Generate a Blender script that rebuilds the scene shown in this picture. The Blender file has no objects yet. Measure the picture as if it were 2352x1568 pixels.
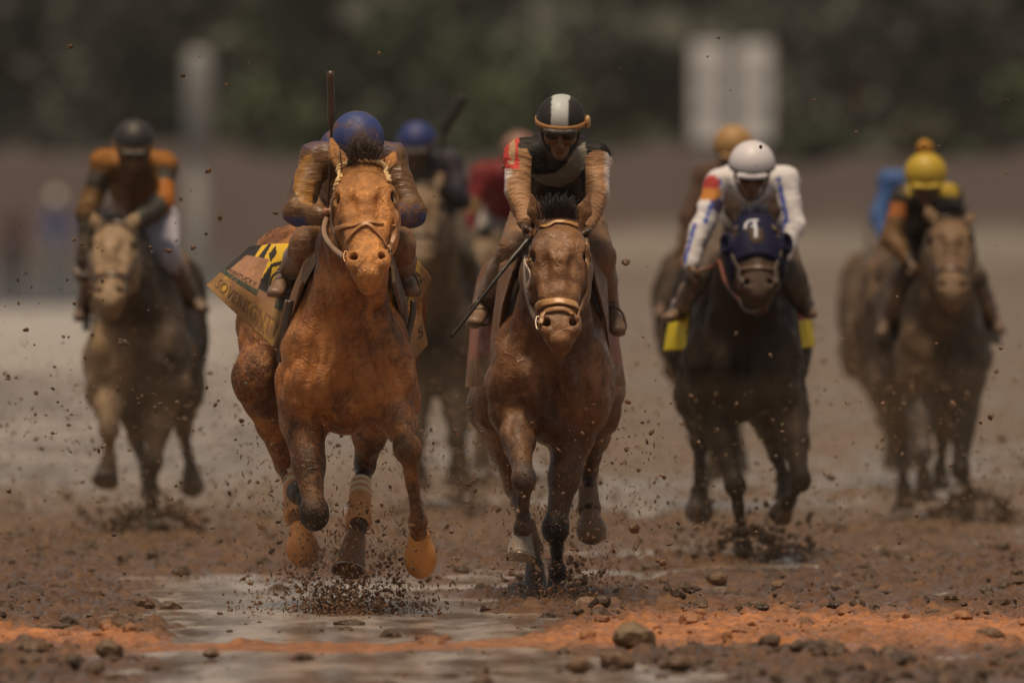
import bpy, math, random
import numpy as np
from mathutils import Vector, Matrix
from mathutils.bvhtree import BVHTree

# ------------------------------------------------------------------ camera, sky, sun, exposure
SC = bpy.context.scene
COL = SC.collection
CAM_H = 1.70
HORIZ = 450.0          # picture row of the horizon in a 2352 px wide picture
FL = 600.0             # mm
S = FL / 36.0 * 2352.0
cam_d = bpy.data.cameras.new('camera')
cam = bpy.data.objects.new('camera', cam_d)
COL.objects.link(cam)
SC.camera = cam
cam_d.sensor_width = 36.0
cam_d.lens = FL
cam_d.clip_start = 1.0
cam_d.clip_end = 3000.0
cam.location = (0, 0, CAM_H)
cam.rotation_euler = (math.radians(90) - math.atan((784 - HORIZ) / S), 0, 0)
cam_d.dof.use_dof = True
cam_d.dof.focus_distance = 70.0
cam_d.dof.aperture_fstop = 600.0 / 165.0
cam_d.dof.aperture_blades = 0

SUN_EL, SUN_AZ = math.radians(79), math.radians(205)     # azimuth measured clockwise from +Y (the view direction)
world = bpy.data.worlds.new('World')
SC.world = world
world.use_nodes = True
wn = world.node_tree
for n in list(wn.nodes):
    wn.nodes.remove(n)
sky = wn.nodes.new('ShaderNodeTexSky')
sky.sky_type = 'NISHITA'
sky.sun_disc = False
sky.sun_elevation = SUN_EL
sky.sun_rotation = SUN_AZ
sky.dust_density = 0.5
sky.air_density = 1.2
hsv = wn.nodes.new('ShaderNodeHueSaturation')
hsv.inputs['Saturation'].default_value = 0.22
bg = wn.nodes.new('ShaderNodeBackground')
bg.inputs['Strength'].default_value = 0.052
wo = wn.nodes.new('ShaderNodeOutputWorld')
wn.links.new(sky.outputs[0], hsv.inputs['Color'])
tint = wn.nodes.new('ShaderNodeMix')
tint.data_type = 'RGBA'
tint.blend_type = 'MULTIPLY'
tint.inputs[0].default_value = 1.0
tint.inputs[7].default_value = (1.0, .95, .89, 1)
wn.links.new(hsv.outputs[0], tint.inputs[6])
wn.links.new(tint.outputs[2], bg.inputs['Color'])
wn.links.new(bg.outputs[0], wo.inputs['Surface'])

sun_d = bpy.data.lights.new('sun', 'SUN')
sun_d.energy = 4.0
sun_d.angle = math.radians(18)
sun_d.color = (1.0, 0.78, 0.53)
sun = bpy.data.objects.new('sun', sun_d)
COL.objects.link(sun)
sd = Vector((math.sin(SUN_AZ) * math.cos(SUN_EL), math.cos(SUN_AZ) * math.cos(SUN_EL), math.sin(SUN_EL)))
sun.rotation_euler = sd.to_track_quat('Z', 'Y').to_euler()
sun.location = (0, 60, 30)

SC.view_settings.view_transform = 'Standard'
SC.view_settings.look = 'None'
SC.view_settings.exposure = -0.2
SC.view_settings.gamma = 1.0
SC.render.engine = 'CYCLES'
SC.cycles.max_bounces = 6
SC.cycles.use_denoising = True

rng = np.random.default_rng(7)
random.seed(7)


def W(px, py, d):
    """a picture position (2352 px wide picture) at depth d metres -> a point of the place"""
    return np.array([(px - 1176.0) * d / S, d, CAM_H - (py - HORIZ) * d / S])


def gy(py):
    """depth at which the level ground appears on picture row py"""
    return S * CAM_H / (py - HORIZ)


# ------------------------------------------------------------------ noise
_tab = np.random.default_rng(3).random((32, 32, 32)).astype(np.float32)


def vnoise(P, scale=1.0, seed=0):
    P = np.asarray(P, dtype=np.float64) * scale + seed * 7.31 + 100.0
    i = np.floor(P).astype(np.int64)
    f = (P - i).astype(np.float32)
    f = f * f * (3 - 2 * f)
    i0 = i & 31
    i1 = (i + 1) & 31
    x0, y0, z0 = i0.T
    x1, y1, z1 = i1.T
    fx, fy, fz = f.T
    c00 = _tab[x0, y0, z0] * (1 - fx) + _tab[x1, y0, z0] * fx
    c10 = _tab[x0, y1, z0] * (1 - fx) + _tab[x1, y1, z0] * fx
    c01 = _tab[x0, y0, z1] * (1 - fx) + _tab[x1, y0, z1] * fx
    c11 = _tab[x0, y1, z1] * (1 - fx) + _tab[x1, y1, z1] * fx
    return (c00 * (1 - fy) + c10 * fy) * (1 - fz) + (c01 * (1 - fy) + c11 * fy) * fz


def fbm(P, scale, oct=4, seed=0, gain=0.5):
    a, s, t = 0.0, 1.0, 0.0
    for o in range(oct):
        a = a + s * vnoise(P, scale * 2 ** o, seed + o)
        t += s
        s *= gain
    return a / t


# ------------------------------------------------------------------ objects
def tag(o, label=None, cat=None, group=None, kind=None):
    if label: o['label'] = label
    if cat: o['category'] = cat
    if group: o['group'] = group
    if kind: o['kind'] = kind
    return o


def empty(name, loc):
    o = bpy.data.objects.new(name, None)
    o.location = [float(v) for v in loc]
    o.empty_display_size = 0.2
    COL.objects.link(o)
    return o


def mk(name, V, F, mat, parent=None, C=None, smooth=True, origin=None):
    """link one mesh object; V in place coordinates"""
    V = np.asarray(V, dtype=np.float64)
    if parent is not None:
        off = np.zeros(3)
        q = parent
        while q is not None:
            off = off + np.array(q.location)
            q = q.parent
    else:
        off = np.array(origin if origin is not None else (0, 0, 0), dtype=float)
    me = bpy.data.meshes.new(name)
    L = V - off
    if isinstance(F, np.ndarray):
        n = len(F)
        k = F.shape[1]
        me.vertices.add(len(L))
        me.vertices.foreach_set('co', L.astype(np.float32).ravel())
        me.loops.add(n * k)
        me.loops.foreach_set('vertex_index', F.astype(np.int32).ravel())
        me.polygons.add(n)
        me.polygons.foreach_set('loop_start', np.arange(0, n * k, k, dtype=np.int32))
        me.update(calc_edges=True)
    else:
        me.from_pydata([tuple(v) for v in L], [], F)
    if smooth:
        me.polygons.foreach_set('use_smooth', np.ones(len(me.polygons), dtype=bool))
    if C is not None:
        C = np.asarray(C, dtype=np.float32)
        if C.ndim == 1:
            C = np.tile(C, (len(V), 1))
        at = me.color_attributes.new('Col', 'FLOAT_COLOR', 'POINT')
        at.data.foreach_set('color', np.hstack([C[:, :3], C[:, 3:4] if C.shape[1] > 3 else np.ones((len(V), 1), np.float32)]).astype(np.float32).ravel())
    if mat is not None:
        me.materials.append(mat)
    me.validate()
    o = bpy.data.objects.new(name, me)
    COL.objects.link(o)
    if parent is not None:
        o.parent = parent
    else:
        o.location = [float(v) for v in off]
    return o


class Buf:
    def __init__(s):
        s.V, s.F, s.C, s.n = [], [], [], 0

    def add(s, V, F, c=(.5, .5, .5)):
        V = np.asarray(V, float)
        s.V.append(V)
        s.F += [tuple(int(i) + s.n for i in f) for f in F]
        c = np.asarray(c, float)
        s.C.append(np.tile(c, (len(V), 1)) if c.ndim == 1 else c)
        s.n += len(V)

    def mk(s, name, mat, parent=None, smooth=True, origin=None):
        return mk(name, np.vstack(s.V), s.F, mat, parent, np.vstack(s.C), smooth, origin)


def smooth_path(P, n=6):
    P = [np.asarray(p, float) for p in P]
    if len(P) < 3:
        return [P[0] + (P[-1] - P[0]) * t for t in np.linspace(0, 1, n + 1)]
    Q = [2 * P[0] - P[1]] + P + [2 * P[-1] - P[-2]]
    out = []
    for i in range(1, len(Q) - 2):
        a, b, c, d = Q[i - 1:i + 3]
        for t in np.linspace(0, 1, n, endpoint=False):
            out.append(.5 * (2 * b + (c - a) * t + (2 * a - 5 * b + 4 * c - d) * t * t + (3 * b - a - 3 * c + d) * t ** 3))
    out.append(P[-1])
    return out


def tube(P, r, seg=8, flat=1.0, nrm=None):
    """tube along P; radius r (number or list); flat squeezes it along nrm"""
    P = [np.asarray(p, float) for p in P]
    n = len(P)
    rr = r if hasattr(r, '__len__') else [r] * n
    V, F = [], []
    ref = np.array(nrm if nrm is not None else (0.02, -1.0, 0.05), float)
    for i in range(n):
        t = P[min(i + 1, n - 1)] - P[max(i - 1, 0)]
        t /= np.linalg.norm(t) + 1e-9
        b = np.cross(t, ref)
        if np.linalg.norm(b) < 1e-3:
            b = np.cross(t, (1, 0, 0.1))
        b /= np.linalg.norm(b)
        m = np.cross(b, t)
        for k in range(seg):
            a = 2 * math.pi * k / seg
            V.append(P[i] + rr[i] * (math.cos(a) * b + flat * math.sin(a) * m))
    for i in range(n - 1):
        for k in range(seg):
            a, b = i * seg + k, i * seg + (k + 1) % seg
            F.append((a, b, b + seg, a + seg))
    F.append(tuple(range(seg - 1, -1, -1)))
    F.append(tuple((n - 1) * seg + k for k in range(seg)))
    return np.array(V), F


def boxmesh(c, sx, sy, sz, R=None):
    V = np.array([(x * sx / 2, y * sy / 2, z * sz / 2) for x in (-1, 1) for y in (-1, 1) for z in (-1, 1)])
    if R is not None:
        V = V @ np.array(R).T
    F = [(0, 1, 3, 2), (4, 6, 7, 5), (0, 4, 5, 1), (2, 3, 7, 6), (0, 2, 6, 4), (1, 5, 7, 3)]
    return V + np.asarray(c, float), F


# ------------------------------------------------------------------ soft solids: blended distance fields meshed with surface nets
def _unit(v):
    v = np.asarray(v, float)
    return v / (np.linalg.norm(v) + 1e-12)


class Solid:
    def __init__(s):
        s.p = []

    def cone(s, a, b, r0, r1, k=.03, col=None, u=None, n=2, op='u', caps=None):
        a, b = np.asarray(a, float), np.asarray(b, float)
        r0 = (r0, r0) if not hasattr(r0, '__len__') else r0
        r1 = (r1, r1) if not hasattr(r1, '__len__') else r1
        L = np.linalg.norm(b - a)
        w = _unit(b - a)
        uu = np.array((1.0, 0, 0)) if u is None else _unit(u)
        uu = uu - w * uu.dot(w)
        if np.linalg.norm(uu) < .05:
            uu = np.cross(w, (0, 1, 0))
        uu = _unit(uu)
        vv = np.cross(w, uu)
        c = caps or (min(r0), min(r1))
        s.p.append(dict(a=a, L=L, u=uu, v=vv, w=w, r0=r0, r1=r1, c=c, k=k, col=col, n=n, op=op))
        return s

    def chain(s, pts, rad, k=.03, col=None, u=None, n=2, cols=None):
        for i in range(len(pts) - 1):
            s.cone(pts[i], pts[i + 1], rad[i], rad[i + 1], k, cols[i] if cols else col, u, n)
        return s

    def ell(s, c, r, k=.03, col=None, u=(1, 0, 0), w=(0, 0, 1), n=2, op='u'):
        """radii r along u, (w x u), w"""
        w = _unit(w)
        u = np.asarray(u, float)
        u = _unit(u - w * u.dot(w))
        v = np.cross(w, u)
        s.p.append(dict(a=np.asarray(c, float), L=0.0, u=u, v=v, w=w, r0=(r[0], r[1]), r1=(r[0], r[1]), c=(r[2], r[2]), k=k, col=col, n=n, op=op))
        return s

    def plane(s, pt, nrm, k=.004):
        s.p.append(dict(a=np.asarray(pt, float), w=_unit(nrm), k=k, op='plane', col=None))
        return s

    @staticmethod
    def dist(p, X, Y, Z):
        a = p['a']
        dx, dy, dz = X - a[0], Y - a[1], Z - a[2]
        u, v, w = p['u'], p['v'], p['w']
        t = dx * w[0] + dy * w[1] + dz * w[2]
        A = dx * u[0] + dy * u[1] + dz * u[2]
        B = dx * v[0] + dy * v[1] + dz * v[2]
        if p['L'] > 1e-6:
            h = np.clip(t / p['L'], 0, 1)
            e = t - h * p['L']
            ru = p['r0'][0] + (p['r1'][0] - p['r0'][0]) * h
            rv = p['r0'][1] + (p['r1'][1] - p['r0'][1]) * h
            c = p['c'][0] + (p['c'][1] - p['c'][0]) * h
        else:
            e = t
            ru, rv, c = p['r0'][0], p['r0'][1], p['c'][0]
        n = p['n']
        if n == 2:
            qa, qb, qe = A / ru, B / rv, e / c
            k0 = np.sqrt(qa * qa + qb * qb + qe * qe)
            k1 = np.sqrt((qa / ru) ** 2 + (qb / rv) ** 2 + (qe / c) ** 2)
            return np.where(k1 > 1e-4, k0 * (k0 - 1) / np.maximum(k1, 1e-4), -np.minimum(np.minimum(ru, rv), c))
        k0 = (np.abs(A / ru) ** n + np.abs(B / rv) ** n + np.abs(e / c) ** n) ** (1.0 / n)
        return (k0 - 1) * np.minimum(np.minimum(ru, rv), c)

    def mesh(s, h, warp=None):
        lo, hi = np.full(3, 1e9), np.full(3, -1e9)
        bb = []
        for p in s.p:
            if p['op'] == 'plane':
                bb.append(None)
                continue
            R = max(p['r0'] + p['r1'] + p['c']) if isinstance(p['r0'], tuple) else max(list(p['r0']) + list(p['r1']) + list(p['c']))
            e = p['a'] + p['w'] * p['L']
            # tight box of the oriented primitive
            ru, rv, rc = max(p['r0'][0], p['r1'][0]), max(p['r0'][1], p['r1'][1]), max(p['c'])
            ext = np.sqrt((p['u'] * ru) ** 2 + (p['v'] * rv) ** 2 + (p['w'] * rc) ** 2)
            l, m = np.minimum(p['a'], e) - ext, np.maximum(p['a'], e) + ext
            bb.append((l, m))
            if p['op'] == 'u':
                lo, hi = np.minimum(lo, l), np.maximum(hi, m)
        lo -= 4 * h
        hi += 4 * h
        nx, ny, nz = np.ceil((hi - lo) / h).astype(int) + 1
        ax = [(lo[i] + h * np.arange(n)).astype(np.float32) for i, n in enumerate((nx, ny, nz))]
        D = np.full((nx, ny, nz), 0.25, np.float32)
        for p, b in zip(s.p, bb):
            k = p['k']
            if p['op'] == 'plane':
                d = ((ax[0] - p['a'][0]) * p['w'][0])[:, None, None] + ((ax[1] - p['a'][1]) * p['w'][1])[None, :, None] + ((ax[2] - p['a'][2]) * p['w'][2])[None, None, :]
                hh = np.clip(.5 + .5 * (d - D) / k, 0, 1)
                D = (D * (1 - hh) + d * hh + k * hh * (1 - hh)).astype(np.float32)
                continue
            m = k + 3 * h + 0.01
            i0 = np.maximum(np.floor((b[0] - m - lo) / h).astype(int), 0)
            i1 = np.minimum(np.ceil((b[1] + m - lo) / h).astype(int) + 1, (nx, ny, nz))
            if (i1 <= i0).any():
                continue
            sl = tuple(slice(i0[i], i1[i]) for i in range(3))
            d = s.dist(p, ax[0][sl[0]][:, None, None], ax[1][sl[1]][None, :, None], ax[2][sl[2]][None, None, :])
            o = D[sl]
            if p['op'] == 'u':
                hh = np.clip(.5 + .5 * (o - d) / k, 0, 1)
                D[sl] = o * (1 - hh) + d * hh - k * hh * (1 - hh)
            else:
                hh = np.clip(.5 - .5 * (o + d) / k, 0, 1)
                D[sl] = o * (1 - hh) - d * hh + k * hh * (1 - hh)
        V, F = surface_nets(D)
        V = V * h + lo
        return V, F

    def colours(s, V, default=(.3, .2, .1), soft=.012):
        X, Y, Z = V.T
        acc = np.zeros((len(V), 3))
        wt = np.zeros(len(V))
        for p in s.p:
            if p['op'] != 'u' or p['col'] is None:
                continue
            d = s.dist(p, X, Y, Z)
            w = np.exp(-np.clip(d, -.02, .5) / soft)
            acc += w[:, None] * np.asarray(p['col'])[None, :]
            wt += w
        return np.where(wt[:, None] > 1e-12, acc / np.maximum(wt[:, None], 1e-12), np.asarray(default)[None, :])


def surface_nets(D):
    nx, ny, nz = D.shape
    ins = D < 0
    cnt = np.zeros((nx - 1, ny - 1, nz - 1), np.uint8)
    for dx in (0, 1):
        for dy in (0, 1):
            for dz in (0, 1):
                cnt += ins[dx:nx - 1 + dx, dy:ny - 1 + dy, dz:nz - 1 + dz]
    m = (cnt > 0) & (cnt < 8)
    I = np.argwhere(m)
    idx = np.full(m.shape, -1, np.int64)
    idx[m] = np.arange(len(I))
    cor = [(a, b, c) for a in (0, 1) for b in (0, 1) for c in (0, 1)]
    vals = np.stack([D[I[:, 0] + a, I[:, 1] + b, I[:, 2] + c] for a, b, c in cor], 1)
    pos = np.zeros((len(I), 3))
    num = np.zeros(len(I))
    for i in range(8):
        for j in range(i + 1, 8):
            ci, cj = np.array(cor[i]), np.array(cor[j])
            if np.abs(ci - cj).sum() != 1:
                continue
            va, vb = vals[:, i], vals[:, j]
            x = (va < 0) != (vb < 0)
            t = np.where(x, va / np.where(x, va - vb, 1), 0)
            pos += np.where(x[:, None], ci + (cj - ci) * t[:, None], 0)
            num += x
    V = I + pos / np.maximum(num, 1)[:, None]
    Fs = []
    for axis in range(3):
        sh = [slice(None)] * 3
        s0, s1 = list(sh), list(sh)
        s0[axis], s1[axis] = slice(0, -1), slice(1, None)
        a, b = ins[tuple(s0)], ins[tuple(s1)]
        E = np.argwhere(a != b)
        o1, o2 = [(1, 2), (2, 0), (0, 1)][axis]
        ok = (E[:, o1] > 0) & (E[:, o2] > 0) & (E[:, o1] < D.shape[o1] - 1) & (E[:, o2] < D.shape[o2] - 1)
        E = E[ok]
        q = []
        for d1, d2 in ((-1, -1), (0, -1), (0, 0), (-1, 0)):
            K = E.copy()
            K[:, o1] += d1
            K[:, o2] += d2
            q.append(idx[K[:, 0], K[:, 1], K[:, 2]])
        Q = np.stack(q, 1)
        flip = ~ins[E[:, 0], E[:, 1], E[:, 2]]
        Q[flip] = Q[flip][:, ::-1]
        Fs.append(Q)
    F = np.vstack(Fs)
    F = F[(F >= 0).all(1)]
    return V, F


def vnormals(V, F):
    n = np.cross(V[F[:, 2]] - V[F[:, 0]], V[F[:, 3]] - V[F[:, 1]])
    N = np.zeros_like(V)
    for k in range(4):
        np.add.at(N, F[:, k], n)
    return N / (np.linalg.norm(N, axis=1)[:, None] + 1e-12)


def bvh_of(V, F):
    return BVHTree.FromPolygons([tuple(v) for v in V], [tuple(int(i) for i in f) for f in F])


CAMV = Vector((0, 0, CAM_H))


def on(bvh, px, py, d, lift=.006):
    """point of the surface that stands at this picture position, lifted a little; else the nearest surface point"""
    p = W(px, py, d)
    dr = (Vector(p) - CAMV).normalized()
    st = CAMV + dr * (d - 3.0)
    hit = bvh.ray_cast(st, dr, 8.0)
    if hit[0] is None:
        hit = bvh.find_nearest(Vector(p))
        n = hit[1]
        return np.array(hit[0] + n * lift)
    n = hit[1]
    if n.dot(dr) > 0:
        n = -n
    return np.array(hit[0] + n * lift)


# ------------------------------------------------------------------ materials
def nodes_of(m):
    m.use_nodes = True
    nt = m.node_tree
    for n in list(nt.nodes):
        nt.nodes.remove(n)
    out = nt.nodes.new('ShaderNodeOutputMaterial')
    bs = nt.nodes.new('ShaderNodeBsdfPrincipled')
    nt.links.new(bs.outputs[0], out.inputs[0])
    return nt, bs


def _noise(nt, vec, scale, detail=4, rough=.55):
    n = nt.nodes.new('ShaderNodeTexNoise')
    n.inputs['Scale'].default_value = scale
    n.inputs['Detail'].default_value = detail
    n.inputs['Roughness'].default_value = rough
    nt.links.new(vec, n.inputs['Vector'])
    return n.outputs[0]


def _ramp(nt, val, a, b, lo=0.0, hi=1.0):
    n = nt.nodes.new('ShaderNodeMapRange')
    n.interpolation_type = 'SMOOTHSTEP'
    n.inputs['From Min'].default_value = a
    n.inputs['From Max'].default_value = b
    n.inputs['To Min'].default_value = lo
    n.inputs['To Max'].default_value = hi
    nt.links.new(val, n.inputs['Value'])
    return n.outputs[0]


def _mix(nt, fac, a, b, mode='MIX'):
    n = nt.nodes.new('ShaderNodeMix')
    n.data_type = 'RGBA'
    n.blend_type = mode
    for sock, v in ((n.inputs[0], fac), (n.inputs[6], a), (n.inputs[7], b)):
        if hasattr(v, 'is_linked'):
            nt.links.new(v, sock)
        elif hasattr(v, '__len__'):
            sock.default_value = tuple(v) + (1,) if len(v) == 3 else v
        else:
            sock.default_value = v
    return n.outputs[2]


def coat(name, mud=(.25, .12, .05), amount=.3, rough=(.35, .65), bump=.4, streak=0.0, spots=0.0, scale=1.0, lumps=1.0, spec=.5, fine=1.0, crease=0.0, vein=0.0):
    """wet hair, cloth or leather of the colour stored in the mesh, splashed with mud"""
    m = bpy.data.materials.new(name)
    nt, bs = nodes_of(m)
    tc = nt.nodes.new('ShaderNodeTexCoord').outputs['Object']
    at = nt.nodes.new('ShaderNodeAttribute')
    at.attribute_name = 'Col'
    c = at.outputs['Color']
    n1 = _noise(nt, tc, 7 * scale, 7, .62)
    if streak > 0:
        mp = nt.nodes.new('ShaderNodeMapping')
        mp.inputs['Scale'].default_value = (1, 1, .22)
        nt.links.new(tc, mp.inputs['Vector'])
        ns = _noise(nt, mp.outputs[0], 30, 6, .68)
        c = _mix(nt, 1.0, c, _mix(nt, _ramp(nt, ns, .32, .68), (1 - streak,) * 3, (1 + streak * .5,) * 3), 'MULTIPLY')
        nl = _noise(nt, tc, 4.0, 3, .5)
        c = _mix(nt, 1.0, c, _mix(nt, _ramp(nt, nl, .35, .65), (1 - streak * .8,) * 3, (1 + streak * .4,) * 3), 'MULTIPLY')
    nm = _noise(nt, tc, 45 * scale, 4, .6)
    mm = nt.nodes.new('ShaderNodeMath')
    mm.operation = 'MULTIPLY_ADD'
    nt.links.new(nm, mm.inputs[0])
    mm.inputs[1].default_value = .45
    nt.links.new(n1, mm.inputs[2])
    t = 1.02 - amount * .62
    mask = _ramp(nt, mm.outputs[0], t - .16, t + .14)
    mk_ = nt.nodes.new('ShaderNodeMath')
    mk_.operation = 'MULTIPLY'
    nt.links.new(mask, mk_.inputs[0])
    nt.links.new(at.outputs['Alpha'], mk_.inputs[1])
    mask = mk_.outputs[0]
    mudc = _mix(nt, _noise(nt, tc, 18 * scale, 5), tuple(x * .72 for x in mud), tuple(min(1, x * 1.25) for x in mud))
    c = _mix(nt, mask, c, mudc)
    if spots > 0:
        nd = _noise(nt, tc, 130, 2, .5)
        c = _mix(nt, _ramp(nt, nd, .74 - spots * .1, .78 - spots * .1), c, mudc)
    nt.links.new(c, bs.inputs['Base Color'])
    rr = _ramp(nt, _noise(nt, tc, 22, 5), .33, .62, rough[0], rough[1])
    nt.links.new(rr, bs.inputs['Roughness'])
    bs.inputs['Specular IOR Level'].default_value = spec
    nb = _noise(nt, tc, 38 * scale, 6, .65)
    nf = _noise(nt, tc, 170, 3, .6)
    ma = nt.nodes.new('ShaderNodeMath')
    ma.operation = 'MULTIPLY_ADD'
    nt.links.new(nf, ma.inputs[0])
    ma.inputs[1].default_value = .22 * fine
    m2 = nt.nodes.new('ShaderNodeMath')
    m2.operation = 'MULTIPLY'
    nt.links.new(nb, m2.inputs[0])
    m2.inputs[1].default_value = lumps
    nt.links.new(m2.outputs[0], ma.inputs[2])
    src = ma.outputs[0]
    if streak > 0:
        m3 = nt.nodes.new('ShaderNodeMath')
        m3.operation = 'MULTIPLY_ADD'
        nt.links.new(ns, m3.inputs[0])
        m3.inputs[1].default_value = .5
        nt.links.new(src, m3.inputs[2])
        src = m3.outputs[0]
    if vein > 0:
        nv = _noise(nt, tc, 6.5, 2, .45)
        a1 = nt.nodes.new('ShaderNodeMath')
        a1.operation = 'SUBTRACT'
        nt.links.new(nv, a1.inputs[0])
        a1.inputs[1].default_value = .5
        a2 = nt.nodes.new('ShaderNodeMath')
        a2.operation = 'ABSOLUTE'
        nt.links.new(a1.outputs[0], a2.inputs[0])
        rg = _ramp(nt, a2.outputs[0], 0.0, .018, vein, 0.0)
        m5 = nt.nodes.new('ShaderNodeMath')
        m5.operation = 'ADD'
        nt.links.new(rg, m5.inputs[0])
        nt.links.new(src, m5.inputs[1])
        src = m5.outputs[0]
    if crease > 0:
        mp = nt.nodes.new('ShaderNodeMapping')
        mp.inputs['Scale'].default_value = (1, 1, 3.6)
        mp.inputs['Rotation'].default_value = (.25, .30, 0)
        nt.links.new(tc, mp.inputs['Vector'])
        nc = _noise(nt, mp.outputs[0], 12, 1, .4)
        ab = nt.nodes.new('ShaderNodeMath')
        ab.operation = 'PINGPONG'
        nt.links.new(nc, ab.inputs[0])
        ab.inputs[1].default_value = .16
        m4 = nt.nodes.new('ShaderNodeMath')
        m4.operation = 'MULTIPLY_ADD'
        nt.links.new(ab.outputs[0], m4.inputs[0])
        m4.inputs[1].default_value = 5.5 * crease
        nt.links.new(src, m4.inputs[2])
        src = m4.outputs[0]
    b = nt.nodes.new('ShaderNodeBump')
    b.inputs['Strength'].default_value = bump
    b.inputs['Distance'].default_value = .012
    nt.links.new(src, b.inputs['Height'])
    nt.links.new(b.outputs[0], bs.inputs['Normal'])
    return m


def plain(name, rough=.5, bump=.15, var=.25, metal=0.0, spec=.5, scale=30):
    """surface of the colour stored in the mesh with slight wear"""
    m = bpy.data.materials.new(name)
    nt, bs = nodes_of(m)
    tc = nt.nodes.new('ShaderNodeTexCoord').outputs['Object']
    at = nt.nodes.new('ShaderNodeAttribute')
    at.attribute_name = 'Col'
    n = _noise(nt, tc, scale, 5)
    c = _mix(nt, 1.0, at.outputs['Color'], _mix(nt, n, (1 - var,) * 3, (1 + var,) * 3), 'MULTIPLY')
    nt.links.new(c, bs.inputs['Base Color'])
    bs.inputs['Roughness'].default_value = rough
    bs.inputs['Metallic'].default_value = metal
    bs.inputs['Specular IOR Level'].default_value = spec
    b = nt.nodes.new('ShaderNodeBump')
    b.inputs['Strength'].default_value = bump
    b.inputs['Distance'].default_value = .01
    nt.links.new(n, b.inputs['Height'])
    nt.links.new(b.outputs[0], bs.inputs['Normal'])
    return m


MUD = (.27, .125, .05)
MUDDK = (.17, .085, .042)
M = dict(
    lead_coat=coat('wet_chestnut_coat', (.42, .175, .050), .40, (.14, .55), .75, .44, .6, lumps=1.2, spec=.36, vein=.24),
    second_coat=coat('wet_brown_coat', (.25, .120, .052), .34, (.15, .52), .6, .36, .6, lumps=.9, spec=.36, vein=.2),
    dark_coat=coat('wet_dark_coat', (.075, .045, .03), .22, (.4, .65), .3, .2, .3, spec=.15),
    dun_coat=coat('mud_caked_coat', (.20, .128, .074), .30, (.4, .65), .3, .2, .2, spec=.2),
    silk=coat('muddy_silk', (.165, .080, .031), .42, (.36, .62), .38, 0, .3, .8, lumps=.5, fine=.3, crease=.28),
    silk_clean=coat('clean_silk', (.3, .2, .13), .10, (.45, .7), .4, 0, .1, lumps=.6, crease=.35, spec=.25),
    hoodm=coat('hood_cloth', (.05, .04, .04), .10, (.6, .8), .25, 0, .1, spec=.12),
    silk2m=coat('splashed_silk', (.30, .17, .09), .12, (.45, .7), .42, 0, .2, .9, lumps=.6, fine=.4, crease=.4, spec=.25),
    cloth=coat('muddy_cloth', (.24, .115, .05), .34, (.3, .65), .5, 0, .3, 1.2, crease=.4),
    skin=coat('muddy_skin', (.16, .08, .04), .45, (.3, .55), .2, 0, .3, 2.0, lumps=.4),
    helmet=coat('muddy_helmet', (.10, .06, .05), .35, (.5, .75), .3, 0, .3, 1.6, lumps=.5),
    helmet_clean=coat('clean_helmet', (.4, .36, .33), .05, (.45, .65), .12, 0, .1),
    leather=plain('wet_leather', .38, .25, .3),
    boot=coat('muddy_boot', (.20, .12, .075), .5, (.18, .45), .3, 0, .2, 1.5, lumps=.5),
    hoof=coat('muddy_hoof', (.46, .20, .065), .22, (.18, .45), .5, 0, .3, 1.5, lumps=1.0),
    gloss=plain('dark_gloss', .08, .0, .05),
    metal=plain('worn_steel', .3, .2, .2, .9),
    letter=plain('worn_print', .6, .1, .3),
    hair=plain('wet_hair', .45, .2, .3),
)
# ------------------------------------------------------------------ the place: track, water, bank, trees, sign, post
def sstep(a, b, x):
    t = np.clip((x - a) / (b - a), 0, 1)
    return t * t * (3 - 2 * t)


def pool(x, y):
    """0 firm mud .. 1 standing water, over the track"""
    P = np.stack([x * .55, y * .12, np.zeros_like(x)], 1)
    n = fbm(P, 1.0, 4, 11)
    px = 1176 + x * S / y
    py = HORIZ + CAM_H * S / y
    near = np.exp(-((px - 760) / 480.0) ** 2) * sstep(1240, 1370, py)
    bot = sstep(1470, 1530, py) * (1 - sstep(1350, 1900, px)) * sstep(250, 600, px)
    midl = (1 - sstep(420, 900, px)) * (1 - sstep(1020, 1160, py)) * .8
    midr = .22 * (1 - sstep(1100, 1250, py)) * sstep(700, 1100, px)
    right = -.10 * sstep(1240, 1400, px) * sstep(1290, 1390, py)
    left = -.25 * (1 - sstep(260, 420, px)) * sstep(1190, 1300, py) * (1 - sstep(1480, 1500, py) * .5)
    return np.clip(near * 1.0 + bot * .55 + midl + midr + right + left + (n - .5) * 2.0 + .16 + (fbm(np.stack([x * 1.1, y * .5, np.zeros_like(x)], 1), 1.0, 3, 17) - .5) * 1.3 + (fbm(np.stack([x * 3.2, y * .75, np.zeros_like(x)], 1), 1.0, 4, 13) - .5) * 1.8, 0, 1)


def warm_light_band(x, y):
    """mask of the band of warm light painted orange across the track soil"""
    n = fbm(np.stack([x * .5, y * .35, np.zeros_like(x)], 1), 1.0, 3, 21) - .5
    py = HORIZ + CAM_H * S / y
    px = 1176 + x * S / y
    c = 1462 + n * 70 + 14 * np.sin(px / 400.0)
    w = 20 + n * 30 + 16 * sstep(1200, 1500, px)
    return np.exp(-np.abs((py - c) / w) ** 2.2) * (.60 + .40 * (sstep(1100, 1420, px) + (1 - sstep(120, 420, px))))


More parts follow.
